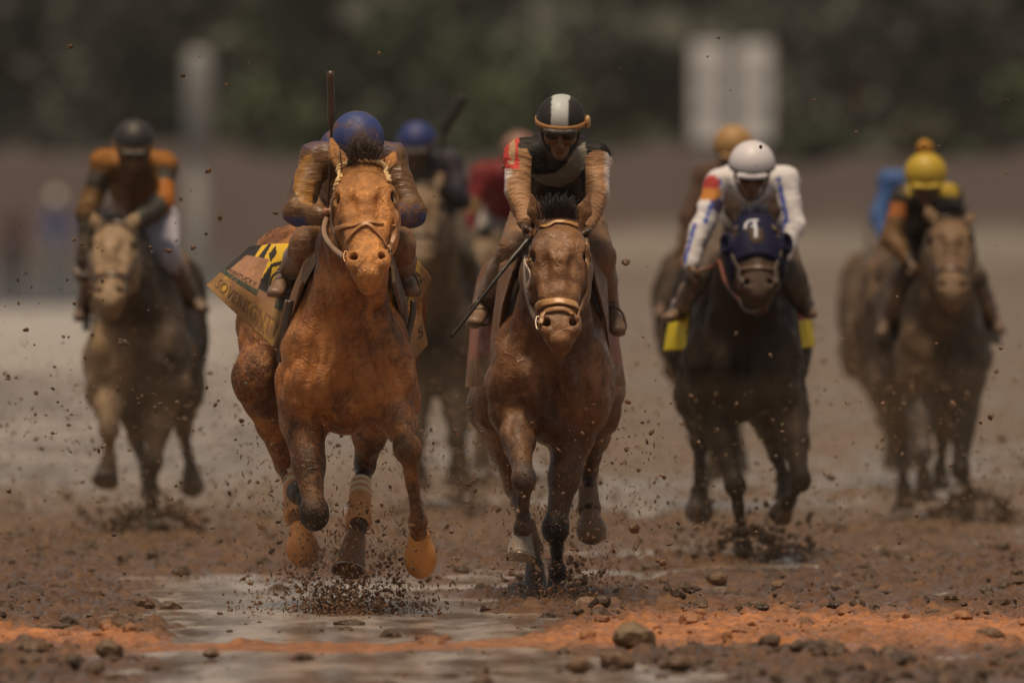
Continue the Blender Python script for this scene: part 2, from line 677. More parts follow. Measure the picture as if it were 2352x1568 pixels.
def ground_z(x, y, pl):
    P = np.stack([x, y * .5, np.zeros_like(x)], 1)
    n1 = fbm(P, 2.2, 4, 31)
    n2 = fbm(P, 15.0, 4, 41)
    rid = 1 - np.abs(2 * fbm(P, 11.0, 4, 51) - 1)
    dry = 1 - pl
    dry = sstep(.25, .85, dry)
    z = -.009 + dry * ((n1 - .45) * .050 + np.clip(n2 - .46, 0, 1) * .13 + np.clip(rid - .80, 0, 1) * .09) - sstep(.35, .8, pl) * .020
    return z


def build_ground():
    # rows spaced so that each takes about the same share of the picture, from under the camera's view to far beyond
    pys = np.concatenate([np.linspace(1760, 1560, 60)[:-1], np.linspace(1560, 1180, 620)[:-1], np.linspace(1180, 672, 320)])
    ys = gy(pys)
    nx = 620
    Xs, Ys, Zs = [], [], []
    for y in ys:
        half = 1176 * y / S * 1.25 + .8
        x = np.linspace(-half, half, nx)
        Xs.append(x)
        Ys.append(np.full(nx, y))
    x = np.concatenate(Xs)
    y = np.concatenate(Ys)
    pl = pool(x, y)
    cl = warm_light_band(x, y)
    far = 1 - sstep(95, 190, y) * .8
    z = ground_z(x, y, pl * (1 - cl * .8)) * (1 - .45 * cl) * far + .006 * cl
    V = np.stack([x, y, z], 1)
    r, c = len(ys), nx
    I = np.arange(r * c).reshape(r, c)
    F = np.stack([I[:-1, :-1], I[:-1, 1:], I[1:, 1:], I[1:, :-1]], -1).reshape(-1, 4)
    # colour of the soil: brown loam, grey silt where it stays wet; warm light band painted over
    n = fbm(np.stack([x * .8, y * .3, np.zeros_like(x)], 1), 1.0, 4, 61)[:, None]
    n3 = fbm(np.stack([x, y * .6, z * 0], 1), 6, 3, 71)[:, None]
    loam = np.array((.115, .060, .030)) * (.6 + .8 * n3)
    tan = np.array((.165, .112, .067)) * (.75 + .5 * n)
    silt = np.array((.43, .40, .385)) * (.8 + .4 * n)
    py = (HORIZ + CAM_H * S / y)[:, None]
    px = (1176 + x * S / y)[:, None]
    near = sstep(1080, 1330, py)
    C = tan * (1 - near) + loam * near
    wl = ((1 - sstep(300, 1000, px)) * (1 - sstep(1000, 1200, py)))
    C = C * (1 - wl) + silt * wl
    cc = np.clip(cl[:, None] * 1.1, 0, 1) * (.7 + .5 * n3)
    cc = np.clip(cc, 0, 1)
    C = C * (1 - cc) + np.array((.43, .175, .062)) * cc  # orange of the warm light band, put into the soil colour
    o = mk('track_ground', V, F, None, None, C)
    tag(o, kind='structure')
    m = bpy.data.materials.new('wet_track_mud')
    nt, bs = nodes_of(m)
    tc = nt.nodes.new('ShaderNodeTexCoord').outputs['Object']
    at = nt.nodes.new('ShaderNodeAttribute')
    at.attribute_name = 'Col'
    nn = _noise(nt, tc, 14, 8, .65)
    col = _mix(nt, 1.0, at.outputs['Color'], _mix(nt, _ramp(nt, nn, .3, .7), (.6, .58, .56), (1.3, 1.28, 1.25)), 'MULTIPLY')
    nt.links.new(col, bs.inputs['Base Color'])
    rr = _ramp(nt, _noise(nt, tc, 5, 5), .35, .65, .16, .55)
    nt.links.new(rr, bs.inputs['Roughness'])
    b = nt.nodes.new('ShaderNodeBump')
    b.inputs['Strength'].default_value = .55
    b.inputs['Distance'].default_value = .02
    nt.links.new(nn, b.inputs['Height'])
    nt.links.new(b.outputs[0], bs.inputs['Normal'])
    o.data.materials.append(m)
    # the plain beyond and around, one sheet to the horizon
    V = [(-900, -20, -.16), (900, -20, -.16), (900, 1500, -.16), (-900, 1500, -.16)]
    o2 = mk('ground', V, [(0, 1, 2, 3)], None, None, np.array((.20, .15, .11)))
    o2.data.materials.append(plain('far_dirt', .55, .3, .3, scale=.6))
    tag(o2, kind='structure')
    # sheet of standing water
    m = bpy.data.materials.new('muddy_water')
    nt, bs = nodes_of(m)
    tc = nt.nodes.new('ShaderNodeTexCoord').outputs['Object']
    mp = nt.nodes.new('ShaderNodeMapping')
    mp.inputs['Scale'].default_value = (4.0, .75, 1)
    nt.links.new(tc, mp.inputs['Vector'])
    nw = _noise(nt, mp.outputs[0], 3.2, 6, .62)
    nt.links.new(_mix(nt, _ramp(nt, _noise(nt, mp.outputs[0], .9, 5), .40, .62), (.38, .32, .28), (.15, .10, .07)), bs.inputs['Base Color'])
    nt.links.new(_ramp(nt, _noise(nt, mp.outputs[0], 1.1, 4), .35, .65, .05, .24), bs.inputs['Roughness'])
    bs.inputs['IOR'].default_value = 1.33
    b = nt.nodes.new('ShaderNodeBump')
    b.inputs['Strength'].default_value = .16
    b.inputs['Distance'].default_value = .04
    nt.links.new(nw, b.inputs['Height'])
    nt.links.new(b.outputs[0], bs.inputs['Normal'])
    w = mk('puddle_water', [(-14, 40, -.010), (14, 40, -.010), (40, 330, -.010), (-40, 330, -.010)], [(0, 1, 2, 3)], m)
    tag(w, kind='structure')
    return None


build_ground()


def lump(r, seedv, squash=(1, 1, .7), sub=1):
    """an irregular clod"""
    import bmesh
    bm = bmesh.new()
    bmesh.ops.create_icosphere(bm, subdivisions=sub, radius=1.0)
    V = np.array([v.co for v in bm.verts])
    F = [tuple(v.index for v in f.verts) for f in bm.faces]
    bm.free()
    n = vnoise(V * 1.0 + seedv * 3.7, 1.3, 1) * 1.1 + vnoise(V + seedv * 1.7, 3.1, 2) * .6 + (vnoise(V + seedv, 7.0, 5) * .5 if sub > 1 else 0)
    V = V * (.45 + n)[:, None] * np.asarray(squash) * r
    return V, F


_l1 = [lump(1.0, i * 1.37, (1, 1, 1), 1) for i in range(14)]
_l2 = [lump(1.0, i * 2.11 + 50, (1, 1, .8), 2) for i in range(10)]


def rot_any(r3):
    a, b, c = r3.uniform(0, 6.28), r3.uniform(0, 6.28), r3.uniform(0, 6.28)
    return np.array(Matrix.Rotation(a, 3, 'X') @ Matrix.Rotation(b, 3, 'Y') @ Matrix.Rotation(c, 3, 'Z'))


def scatter_clods():
    r3 = random.Random(11)
    b = Buf()
    N = 7000
    for i in range(N):
        py = 1105 + (1600 - 1105) * r3.random() ** .75
        px = r3.uniform(-60, 2412)
        y = gy(py)
        x = (px - 1176) * y / S
        xa, ya = np.array([x]), np.array([y])
        p = pool(xa, ya)[0]
        cl = warm_light_band(xa, ya)[0]
        if r3.random() < max(min(p * 1.5, .94), cl * .55):
            continue
        r = .005 + .026 * r3.random() ** 3.8
        z = max(ground_z(xa, ya, pool(xa, ya))[0], -.010)
        V, F = _l1[r3.randrange(len(_l1))] if r < .010 else _l2[r3.randrange(len(_l2))]
        V = (V * np.array((r3.uniform(.8, 1.5), r3.uniform(.8, 1.3), r3.uniform(.6, 1.15)))) @ np.array(Matrix.Rotation(r3.uniform(0, 6.28), 3, 'Z')).T * r
        near = sstep(1080, 1330, py)
        c = np.array((.14, .092, .054)) * (1 - near) + np.array((.100, .054, .027)) * near
        c = c * r3.uniform(.45, .95)
        if cl > .35: c = c * .35 + np.array((.40, .165, .06)) * .65 * min(1, cl * 1.3)  # clods in the band get the same painted warm light
        b.add(V + np.array((x, y, z - r * .05)), F, c)
    o = b.mk('ground_clods', M['clod'], smooth=False)
    tag(o, kind='stuff')
    # the big clods one can point at
    big = [(1455, 1492, .078, 'flat topped ochre clod, widest of the foreground mud lumps', .0), (1905, 1500, .062, None, 0), (2275, 1470, .055, None, 0), (1420, 1530, .06, None, 0), (1560, 1535, .05, None, 0),
           (1330, 1540, .05, None, 0), (2160, 1550, .07, None, 0), (1700, 1505, .045, None, 0), (2050, 1520, .05, None, 0), (1850, 1440, .04, None, 0), (250, 1510, .05, None, 0), (80, 1500, .06, None, 0),
           (210, 1375, .055, None, 0), (330, 1395, .045, None, 0), (485, 1507, .03, None, 0), (1650, 1340, .05, None, 0), (1790, 1352, .045, None, 0), (1345, 1405, .06, None, 0), (1930, 1340, .04, None, 0), (60, 1395, .05, None, 0)]
    for i, (px, py, r, lab, _) in enumerate(big):
        y = gy(py)
        x = (px - 1176) * y / S
        V, F = _l2[i % len(_l2)]
        V = V * np.array((1.0, .9, .85)) * r * .62
        c = np.array((.125, .068, .034)) * r3.uniform(.75, 1.2)
        if lab: c = np.array((.15, .095, .046))
        V = V - np.array((0, 0, V[:, 2].min() + r * .28))
        n = len(V)
        cc = np.tile(c, (n, 1)) * (.7 + .6 * vnoise(V, 40, 3))[:, None]
        o = mk('mud_clod', V + np.array((x, y, 0)), F, M['clod'], None, cc, smooth=False, origin=(x, y, 0))
        tag(o, lab or 'dark brown fist sized clod of wet mud lying on the churned track', 'mud clod', 'loose mud clods in the foreground')


def clod_mat():
    m = bpy.data.materials.new('clod_mud')
    nt, bs = nodes_of(m)
    tc = nt.nodes.new('ShaderNodeTexCoord').outputs['Object']
    at = nt.nodes.new('ShaderNodeAttribute')
    at.attribute_name = 'Col'
    n = _noise(nt, tc, 60, 6, .6)
    nt.links.new(_mix(nt, 1.0, at.outputs['Color'], _mix(nt, n, (.6,) * 3, (1.4,) * 3), 'MULTIPLY'), bs.inputs['Base Color'])
    nt.links.new(_ramp(nt, n, .35, .65, .35, .7), bs.inputs['Roughness'])
    b = nt.nodes.new('ShaderNodeBump')
    b.inputs['Strength'].default_value = .6
    b.inputs['Distance'].default_value = .012
    nt.links.new(n, b.inputs['Height'])
    nt.links.new(b.outputs[0], bs.inputs['Normal'])
    return m


M['clod'] = clod_mat()
scatter_clods()


def flying():
    """mud thrown up by the hooves"""
    r3 = random.Random(5)
    b = Buf()

    def put(px, py, d, r, c, stretch=1.0):
        V, F = _l1[r3.randrange(len(_l1))]
        V = (V * np.array((1, r3.uniform(.6, 1.0), stretch))) @ rot_any(r3).T * r
        b.add(V + W(px, py, d), F, np.asarray(c) * r3.uniform(.5, 1.3))
    br = (.17, .085, .042)
    # burst under the lead horse
    for i in range(2600):
        px = r3.gauss(800, 62) if r3.random() < .55 else r3.gauss(790, 120)
        t = r3.random()
        py = 1420 - 175 * t ** 3.2 * (.55 + .45 * math.exp(-((px - 800) / 150) ** 2))
        if py > 1420 or (abs(px - 800) < 55 and py < 1322): continue
        put(px, py, 70.1 + r3.gauss(0, .28), (.0020 + .0072 * r3.random() ** 3.0), br, r3.uniform(.7, 1.8))
    for i in range(420):
        px = r3.gauss(810, 42)
        py = 1420 - abs(r3.gauss(0, 22))
        put(px, py, 70.1 + r3.gauss(0, .12), .002 + .008 * r3.random() ** 2.5, (.19, .092, .044), r3.uniform(.7, 1.5))
    # burst under the second horse
    for i in range(1300):
        px = r3.gauss(1285, 58)
        t = r3.random()
        py = 1408 - 165 * t ** 3.2 * (.4 + .6 * math.exp(-((px - 1280) / 110) ** 2))
        if abs(px - 1255) < 50 and py < 1345: continue
        put(px, py, 71.8 + r3.gauss(0, .25), (.0022 + .0080 * r3.random() ** 3), br, r3.uniform(.7, 1.8))
    for i in range(420):
        px = r3.gauss(1290, 46)
        py = 1407 - abs(r3.gauss(0, 20))
        put(px, py, 71.7 + r3.gauss(0, .12), .002 + .009 * r3.random() ** 2.5, (.19, .095, .048), r3.uniform(.7, 1.5))
    # grains through the air between and beside them
    for i in range(900):
        px = r3.uniform(560, 1560)
        py = 1400 - 480 * r3.random() ** 1.5
        put(px, py, r3.uniform(69.0, 75), .0018 + .007 * r3.random() ** 4, br, r3.uniform(.7, 2))
    for i in range(420):
        px = r3.uniform(-20, 640)
        py = r3.gauss(960, 200)
        put(px, py, r3.uniform(68, 80), .0018 + .007 * r3.random() ** 3.5, (.10, .055, .03), r3.uniform(.7, 2))
    for i in range(260):
        px = r3.uniform(1380, 2360)
        py = r3.uniform(760, 1380)
        put(px, py, r3.uniform(70, 88), .0025 + .008 * r3.random() ** 3, br, r3.uniform(.7, 1.6))
    for i in range(60):
        put(r3.uniform(0, 2352), r3.uniform(60, 760), r3.uniform(68, 76), .002 + .006 * r3.random() ** 2, (.11, .06, .02), r3.uniform(.7, 1.6))
    for px, py, r in ((160, 108, .010), (420, 174, .007), (480, 392, .010), (505, 500, .010), (443, 570, .009), (1437, 602, .012), (1455, 1215, .016), (1235, 1310, .014), (600, 1210, .012)):
        put(px, py, 69.6, r, (.12, .06, .024), 1.3)
    # crown of mud thrown by the dark horse's planted hoof, and kicked clots behind the far horses
    for cx, cy, d, rx, ry, n, rr in ((1712, 1255, 79.7, 62, 48, 170, .016), (2240, 1170, 88.6, 80, 40, 150, .022), (350, 1200, 85.6, 90, 34, 150, .022), (1180, 1130, 90, 120, 60, 120, .02)):
        for i in range(n):
            a = r3.uniform(0, 2 * math.pi)
            px = cx + rx * math.cos(a) * r3.gauss(1, .14)
            py = cy + ry * math.sin(a) * r3.gauss(1, .2) + 8
            put(px, py, d + rx / S * d * math.sin(a) * .6, .005 + rr * r3.random() ** 2, (.10, .055, .03), r3.uniform(.7, 1.6))
        for i in range(n * 2):
            put(cx + r3.gauss(0, rx * 1.6), cy - abs(r3.gauss(0, ry * 1.5)) + ry, d + r3.gauss(0, .3), .004 + .012 * r3.random() ** 3, (.11, .065, .038), r3.uniform(.7, 1.6))
    # fine droplets hanging low around and behind the pack
    V8 = np.array([(1, 0, 0), (-1, 0, 0), (0, 1, 0), (0, -1, 0), (0, 0, 1), (0, 0, -1)], float)
    F8 = [(0, 2, 4), (2, 1, 4), (1, 3, 4), (3, 0, 4), (2, 0, 5), (1, 2, 5), (3, 1, 5), (0, 3, 5)]

    def drop(px, py, d, r, c, st):
        b.add(V8 * np.array((r, r, r * st)) @ np.array(Matrix.Rotation(r3.uniform(-1, 1), 3, 'Y')).T + W(px, py, d), F8, np.asarray(c) * r3.uniform(.6, 1.3))
    for i in range(9000):
        d = r3.uniform(75, 100)
        drop(r3.uniform(-40, 2392), HORIZ + CAM_H * S / d - 430 * r3.random() ** 1.9, d, .0025 + .006 * r3.random() ** 2, (.20, .125, .07), r3.uniform(.8, 2.2))
    for i in range(2600):
        px = r3.gauss(800, 90) if r3.random() < .6 else r3.gauss(1285, 80)
        drop(px, 1412 - 260 * r3.random() ** 2.2, 70.2 + r3.gauss(0, .5) + (1.6 if px > 1060 else 0), .0012 + .0030 * r3.random() ** 2, (.20, .105, .055), r3.uniform(1, 5))
    for i in range(2200):
        drop(r3.uniform(540, 1520), 1405 - 420 * r3.random() ** 1.6, r3.uniform(69.5, 75), .0012 + .0032 * r3.random() ** 2.5, (.20, .11, .06), r3.uniform(1, 5))
    o = b.mk('flying_mud', M['clod'], smooth=False)
    tag(o, kind='stuff')


flying()


# ---- far side
def foliage_mat():
    m = bpy.data.materials.new('foliage')
    nt, bs = nodes_of(m)
    at = nt.nodes.new('ShaderNodeAttribute')
    at.attribute_name = 'Col'
    tc = nt.nodes.new('ShaderNodeTexCoord').outputs['Object']
    nt.links.new(_mix(nt, 1.0, at.outputs['Color'], _mix(nt, _noise(nt, tc, 1.2, 3), (.6,) * 3, (1.4,) * 3), 'MULTIPLY'), bs.inputs['Base Color'])
    bs.inputs['Roughness'].default_value = .6
    bs.inputs['Specular IOR Level'].default_value = .25
    return m


M['leaf'] = foliage_mat()
M['bark'] = plain('bark', .8, .5, .3, scale=8)


def leaf_cloud(centres, n, size, col, seed):
    g = np.random.default_rng(seed)
    V, C = [], []
    w = np.array([c[1] ** 2 for c in centres])
    ids = g.choice(len(centres), n, p=w / w.sum())
    for q in range(len(centres)):
        k = int((ids == q).sum())
        c, r, sq = centres[q]
        d = g.normal(size=(k, 3))
        d /= np.linalg.norm(d, axis=1)[:, None]
        rad = r * (g.random(k) ** .45) * (.75 + .5 * g.random(k))
        P = np.asarray(c) + d * rad[:, None] * np.array((1, 1, sq))
        a = g.normal(size=(k, 3)); a /= np.linalg.norm(a, axis=1)[:, None]
        b = np.cross(a, g.normal(size=(k, 3))); b /= np.linalg.norm(b, axis=1)[:, None]
        s_ = size * (.6 + .8 * g.random(k))[:, None]
        V.append(np.stack([P - a * s_, P + b * s_ * .5, P + a * s_, P - b * s_ * .5], 1).reshape(-1, 3))
        tone = (.82 + .36 * g.random()) * (.8 + .4 * g.random(k))
        C.append(np.repeat(np.asarray(col)[None] * tone[:, None], 4, 0))
    V, C = np.vstack(V), np.vstack(C)
    return V, np.arange(len(V)).reshape(-1, 4), C


def tree(px, d, hgt, wid, col, label, seed, name='tree', group='trees along the far side of the track', n=2600, trunk=.25, base=.15):
    g = random.Random(seed)
    x = (px - 1176) * d / S
    root = empty(name, (x, d, 0))
    tag(root, label, 'tree' if name == 'tree' else 'bush', group)
    b = Buf()
    if name == 'tree':
        V, F = tube(smooth_path([(x, d, -.2), (x + g.uniform(-.2, .2), d, hgt * .3), (x + g.uniform(-.4, .4), d, hgt * .75)], 6), list(np.linspace(trunk, .06, 13)), 8)
        b.add(V, F, (.07, .05, .035))
        for i in range(7):
            z = hgt * g.uniform(.25, .6)
            a = g.uniform(0, 6.28)
            V, F = tube(smooth_path([(x, d, z), (x + math.cos(a) * wid * .2, d + math.sin(a) * wid * .2, z + hgt * .12), (x + math.cos(a) * wid * .38, d + math.sin(a) * wid * .38, z + hgt * .22)], 4), list(np.linspace(trunk * .4, .03, 9)), 6)
            b.add(V, F, (.07, .05, .035))
        b.mk('trunk', M['bark'], root)
    else:
        for i in range(6):
            a = g.uniform(0, 6.28)
            V, F = tube(smooth_path([(x, d, -.1), (x + math.cos(a) * wid * .15, d + math.sin(a) * .2, hgt * .4), (x + math.cos(a) * wid * .3, d + math.sin(a) * .4, hgt * .75)], 4), list(np.linspace(.04, .012, 9)), 6)
            b.add(V, F, (.07, .05, .035))
        b.mk('stem', M['bark'], root)
    cs = []
    for i in range(16):
        t = g.random()
        z = hgt * (base + (1 - base) * t)
        ww = wid * .5 * math.sqrt(max(.05, 1 - (2 * t - .9) ** 2 * .8))
        a = g.uniform(0, 6.28)
        q = g.uniform(.1, .9)
        cs.append(((x + math.cos(a) * ww * q, d + math.sin(a) * ww * q * .7, z), wid * g.uniform(.14, .24), .75))
    V, F, C = leaf_cloud(cs, n, .11 + wid * .014, col, seed)
    mk('crown', V, F, M['leaf'], root, C, smooth=False)


FAR = 320.0
dk, md, lt, pl_ = (.068, .076, .066), (.070, .092, .060), (.110, .145, .078), (.17, .17, .13)
T = [(-60, 352, 7.2, 5.5, dk, 'dark grey green tree at the left end of the tree line'), (330, 345, 6.9, 6.0, dk, 'dark broad tree standing behind the pale grey post'), (760, 350, 7.2, 6.0, md, 'dark green tree rising above the lead jockey'),
     (1190, 346, 6.8, 5.6, md, 'green tree rising above the jockey with the striped cap'), (1560, 354, 7.4, 6.0, dk, 'dark tree standing right behind the white number board'), (1950, 348, 7.0, 6.2, dk, 'dark tree between the white board and the yellow capped jockey'), (2400, 346, 7.3, 5.6, dk, 'dark tree at the right end of the tree line')]
for i, (px, d, hg, wd, c, lab) in enumerate(T):
    tree(px, d, hg, wd, c, lab, 100 + i, n=3000)
BU = [(60, 331, 2.9, 2.6, dk, 'dark low bush at the far left under the trees'), (590, 330, 4.0, 2.2, lt, 'green bush just right of the pale grey post'), (840, 333, 3.2, 2.4, md, 'green bush behind the lead jockey and his raised whip'),
      (1130, 329, 3.7, 2.3, lt, 'bright green bush between the lead jockey and the striped cap'), (1430, 330, 3.0, 2.0, (.085, .09, .055), 'pale olive bush left of the white number board'), (1900, 331, 2.9, 2.4, md, 'green bush just right of the white number board'),
      (2120, 329, 3.2, 1.5, (.11, .115, .065), 'pale yellowish bush above the yellow capped jockey'), (2320, 330, 4.1, 2.0, lt, 'tall bright bush at the right edge of the picture')]
for i, (px, d, hg, wd, c, lab) in enumerate(BU):
    tree(px, d, hg, wd, c, lab, 300 + i, 'bush', 'bushes in front of the far trees', 1500, base=.1)
# the wood behind, a mass nobody could count
cs = []
g = random.Random(77)
for i in range(90):
    cs.append(((g.uniform(-22, 22), g.uniform(366, 378), g.uniform(.5, 8.0)), g.uniform(1.2, 2.2), .8))
V, F, C = leaf_cloud(cs, 16000, .30, (.064, .070, .064), 5)
tag(mk('far_wood', V, F, M['leaf'], None, C, smooth=False), kind='stuff')
V, F = [], []
for i, x in enumerate(np.linspace(-120, 120, 40)):
    z = 8.6 + .8 * math.sin(i * .9) + .5 * math.sin(i * 2.3)
    V += [(x, 384, -.2), (x, 390, z * .7), (x, 405, z)]
for i in range(39):
    a = i * 3
    F += [(a, a + 3, a + 4, a + 1), (a + 1, a + 4, a + 5, a + 2)]
hill = mk('hill', V, F, None, None, np.array((.05, .055, .045)))
hill.data.materials.append(plain('wooded_hill', .9, .6, .4, scale=.5))
tag(hill, kind='structure')
# raised dirt bank of the far turn
V, F = [], []
xs = np.linspace(-60, 60, 160)
prof = [(0, -.05), (1.5, .2), (2.6, .42), (3.2, .6), (4.2, .85), (5, 1.0), (5.6, 1.15), (7, 1.4), (8.5, 1.8), (10, 2.1), (12.5, 2.45), (17, 2.5), (24, -.2)]
for x in xs:
    e = .16 * math.sin(x * .7) + .12 * math.sin(x * 1.9 + 1) + .08 * math.sin(x * 5.1)
    for q, z in prof:
        V.append((x, 304 + q, z + (e if z > 1 else 0)))
n = len(prof)
for i in range(len(xs) - 1):
    for k in range(n - 1):
        a = i * n + k
        F.append((a, a + n, a + n + 1, a + 1))
V = np.array(V)
xq, zq = V[:, 0], V[:, 2]
jit = (fbm(V, .25, 3, 2) - .5) * .5
gravel = (sstep(.45, .62, zq + jit * .3) * (1 - sstep(1.0, 1.2, zq + jit * .3)) * sstep(-1.5, 1.5, xq))[:, None]
lowl = (1 - sstep(.45, .62, zq))[:, None]
C = np.tile(np.array((.052, .034, .031)), (len(V), 1)) * (.8 + .8 * (jit[:, None] + .25))
C = C * (1 - gravel) + np.array((.155, .138, .122)) * gravel
C = C * (1 - lowl) + np.where((xq < -4.5)[:, None], np.array((.05, .05, .055)), np.array((.125, .10, .085))) * lowl
bank = mk('dirt_bank', V, F, None, None, C)
bank.data.materials.append(plain('mauve_brown_dirt', .8, .5, .35, scale=.35))
tag(bank, kind='structure')
# dark paved apron beside the rail at the far left
V = [(-17, 262, .035), (-5.2, 262, .035), (-4.9, 303.5, .035), (-22, 303.5, .035)]
ap = mk('paved_apron', V, [(0, 1, 2, 3)], None, None, np.array((.055, .055, .062)))
ap.data.materials.append(plain('wet_asphalt', .45, .2, .3, scale=1))
tag(ap, kind='structure')


def post():
    d = 296.0
    x = (453 - 1176) * d / S
    root = empty('marker_post', (x, d, 0))
    tag(root, 'tall pale grey post with a wider upper box standing left of the lead horse', 'post')
    b = Buf()
    zt = CAM_H - (115 - HORIZ) * d / S
    zm = CAM_H - (345 - HORIZ) * d / S
    V, F = tube([(x, d, -.1), (x, d, .3), (x, d, zm)], [.15, .14, .14], 16)
    b.add(V, F, (.24, .25, .25))
    b.mk('pole', M['paint'], root)
    b = Buf()
    V, F = tube([(x + .02, d, zm - .02), (x + .02, d, zm + .1), (x + .02, d, zt - .15), (x + .02, d, zt)], [.16, .23, .23, .16], 16)
    b.add(V, F, (.28, .29, .29))
    b.mk('upper_box', M['paint'], root)
    V, F = tube([(x, d, -.05), (x, d, .12)], [.34, .32], 16)
    mk('base', V, F, M['paint'], root, np.array((.25, .25, .24)))


M['paint'] = plain('weathered_paint', .6, .1, .12, scale=4)
post()


def board():
    d = 312.0
    x0, x1 = [(p - 1176) * d / S for p in (1586, 1772)]
    z0, z1 = [CAM_H - (p - HORIZ) * d / S for p in (328, 94)]
    xc = (x0 + x1) / 2
    root = empty('number_board', (xc, d, 0))
    tag(root, 'white board of two columns of pale panels standing before the far trees', 'board')
    V, F = boxmesh((xc, d + .12, (z0 + z1) / 2), x1 - x0, .16, z1 - z0)
    mk('frame', V, F, M['paint'], root, np.array((.22, .22, .22)), smooth=False)
    for q in (0, 1):
        xa = x0 + .02 + q * (x1 - x0) * .575
        wv = (x1 - x0) * .405
        V, F = boxmesh((xa + wv / 2, d + .02, (z0 + z1) / 2), wv, .05, (z1 - z0) * .97)
        c = mk('column_panel', V, F, M['paint'], root, np.array((.82, .82, .83)), smooth=False)
        for k, t in enumerate((.36, .64)):
            V, F = boxmesh((xa + wv * (.45 + .12 * q), d - .012, z0 + (z1 - z0) * t), wv * .55, .02, (z1 - z0) * .085)
            mk('slot', V, F, M['paint'], c, np.array((.30, .30, .29)), smooth=False)
    for q in (.2, .8):
        V, F = tube([(x0 + (x1 - x0) * q, d + .12, -.1), (x0 + (x1 - x0) * q, d + .12, z0)], .07, 10)
        mk('leg', V, F, M['paint'], root, np.array((.2, .2, .2)))


board()


def bystander(px, d, hgt, top, trou, cap, label, seed):
    """a person standing by the far rail"""
    g = random.Random(seed)
    x = (px - 1176) * d / S
    k = hgt / 1.75
    root = empty('person', (x, d, 0))
    tag(root, label, 'person', 'people standing at the far left')
    P = lambda a, b, c: np.array((x + a * k, d + b * k, c * k))
    B = Solid()
    sk = (.35, .2, .14)
    lean = g.uniform(-.03, .03)
    B.cone(P(0, 0, 1.0), P(lean, 0, 1.40), (.14 * k, .10 * k), (.17 * k, .10 * k), .05, top)
    B.cone(P(-.18, 0, 1.42), P(.18, 0, 1.42), .06 * k, .06 * k, .04, top)
    B.cone(P(lean, 0, 1.42), P(lean, 0, 1.54), .055 * k, .05 * k, .03, sk)
    B.ell(P(lean, -.01, 1.63), (.075 * k, .09 * k, .11 * k), .02, sk)
    B.cone(P(lean, -.095, 1.63), P(lean, -.105, 1.60), .012, .014, .01, sk)
    for q in (-1, 1):
        B.cone(P(q * .20, 0, 1.40), P(q * .25, -.02, 1.13), .052 * k, .045 * k, .03, top)
        B.cone(P(q * .25, -.02, 1.13), P(q * .22, -.15, .92), .043 * k, .03 * k, .02, top)
        B.cone(P(q * .22, -.15, .92), P(q * .21, -.18, .83), (.028, .02), (.02, .015), .02, sk)
        B.cone(P(q * .08, 0, .98), P(q * .10, -.02, .52), .095 * k, .062 * k, .03, trou)
        B.cone(P(q * .10, -.02, .52), P(q * .11, 0, .08), .06 * k, .04 * k, .02, trou)
        B.cone(P(q * .11, .03, .05), P(q * .12, -.16, .04), .045 * k, .035 * k, .02, (.04, .035, .03))
    V, F = B.mesh(.025)
    mk('body', V, F, M['plain_cloth'], root, B.colours(V, top))
    B = Solid().ell(P(lean, -.0, 1.70), (.10 * k, .115 * k, .085 * k), .02, cap)
    B.ell(P(lean, -.12, 1.66), (.075 * k, .06 * k, .012), .02, cap)
    B.plane(P(0, 0, 1.645), (0, 0, -1))
    V, F = B.mesh(.014)
    mk('cap', V, F, M['plain_cloth'], root, np.array(cap))


M['plain_cloth'] = plain('plain_cloth', .8, .1, .15)
bystander(131, 276, 1.74, (.13, .15, .30), (.30, .31, .34), (.70, .70, .66), 'person in a blue top and white cap standing at the far left', 1)
bystander(30, 281, 1.66, (.16, .10, .10), (.06, .06, .08), (.10, .08, .08), 'person in dull maroon standing at the left edge beyond the track', 2)
bystander(240, 284, 1.70, (.06, .06, .075), (.05, .05, .06), (.05, .05, .05), 'person in dark clothes standing just right of the white capped person', 3)
# ------------------------------------------------------------------ racehorses
def hoof_part(root, name, g, t, r, col, mat, h, fwd=(0, -1, 0), shoe=False, label=None, ball=False):
    """a hoof from the coronet g to the toe t: flaring wall, cut flat below, with a shoe rim when asked"""
    g, t = np.asarray(g, float), np.asarray(t, float)
    ax = _unit(t - g)
    s = Solid()
    s.cone(g - ax * .01, t + ax * .01, (r * .78, r * .80), (r * 1.18, r * 1.25), .01, col, u=(1, 0, 0))
    if ball:
        s = Solid()
        Lh = np.linalg.norm(t - g)
        s.ell(g + (t - g) * .52, (r * 1.16, r * 1.10, Lh * .60), .02, col, w=ax)
        s.cone(g - ax * .015, g + (t - g) * .5, r * .80, r * .95, .02, col)
    else:
        s.plane(t, ax, .006)
    # heel bulbs behind
    V, F = s.mesh(h)
    C = s.colours(V, col)
    o = mk(name, V, F, mat, root, C)
    if label: o['label'] = label
    if shoe:
        u = _unit(np.array((1, 0, 0)) - ax * ax[0])
        v = np.cross(ax, u)
        P = []
        for a in np.linspace(math.radians(-120), math.radians(120), 25):
            dirv = math.sin(a) * u + math.cos(a) * (v if np.dot(v, fwd) > 0 else -v)
            P.append(t + ax * .004 + dirv * r * 1.12)
        V, F = tube(P, .007, 6)
        mk('horseshoe', V, F, M['metal'], o, np.array((.42, .34, .28)))
    return o


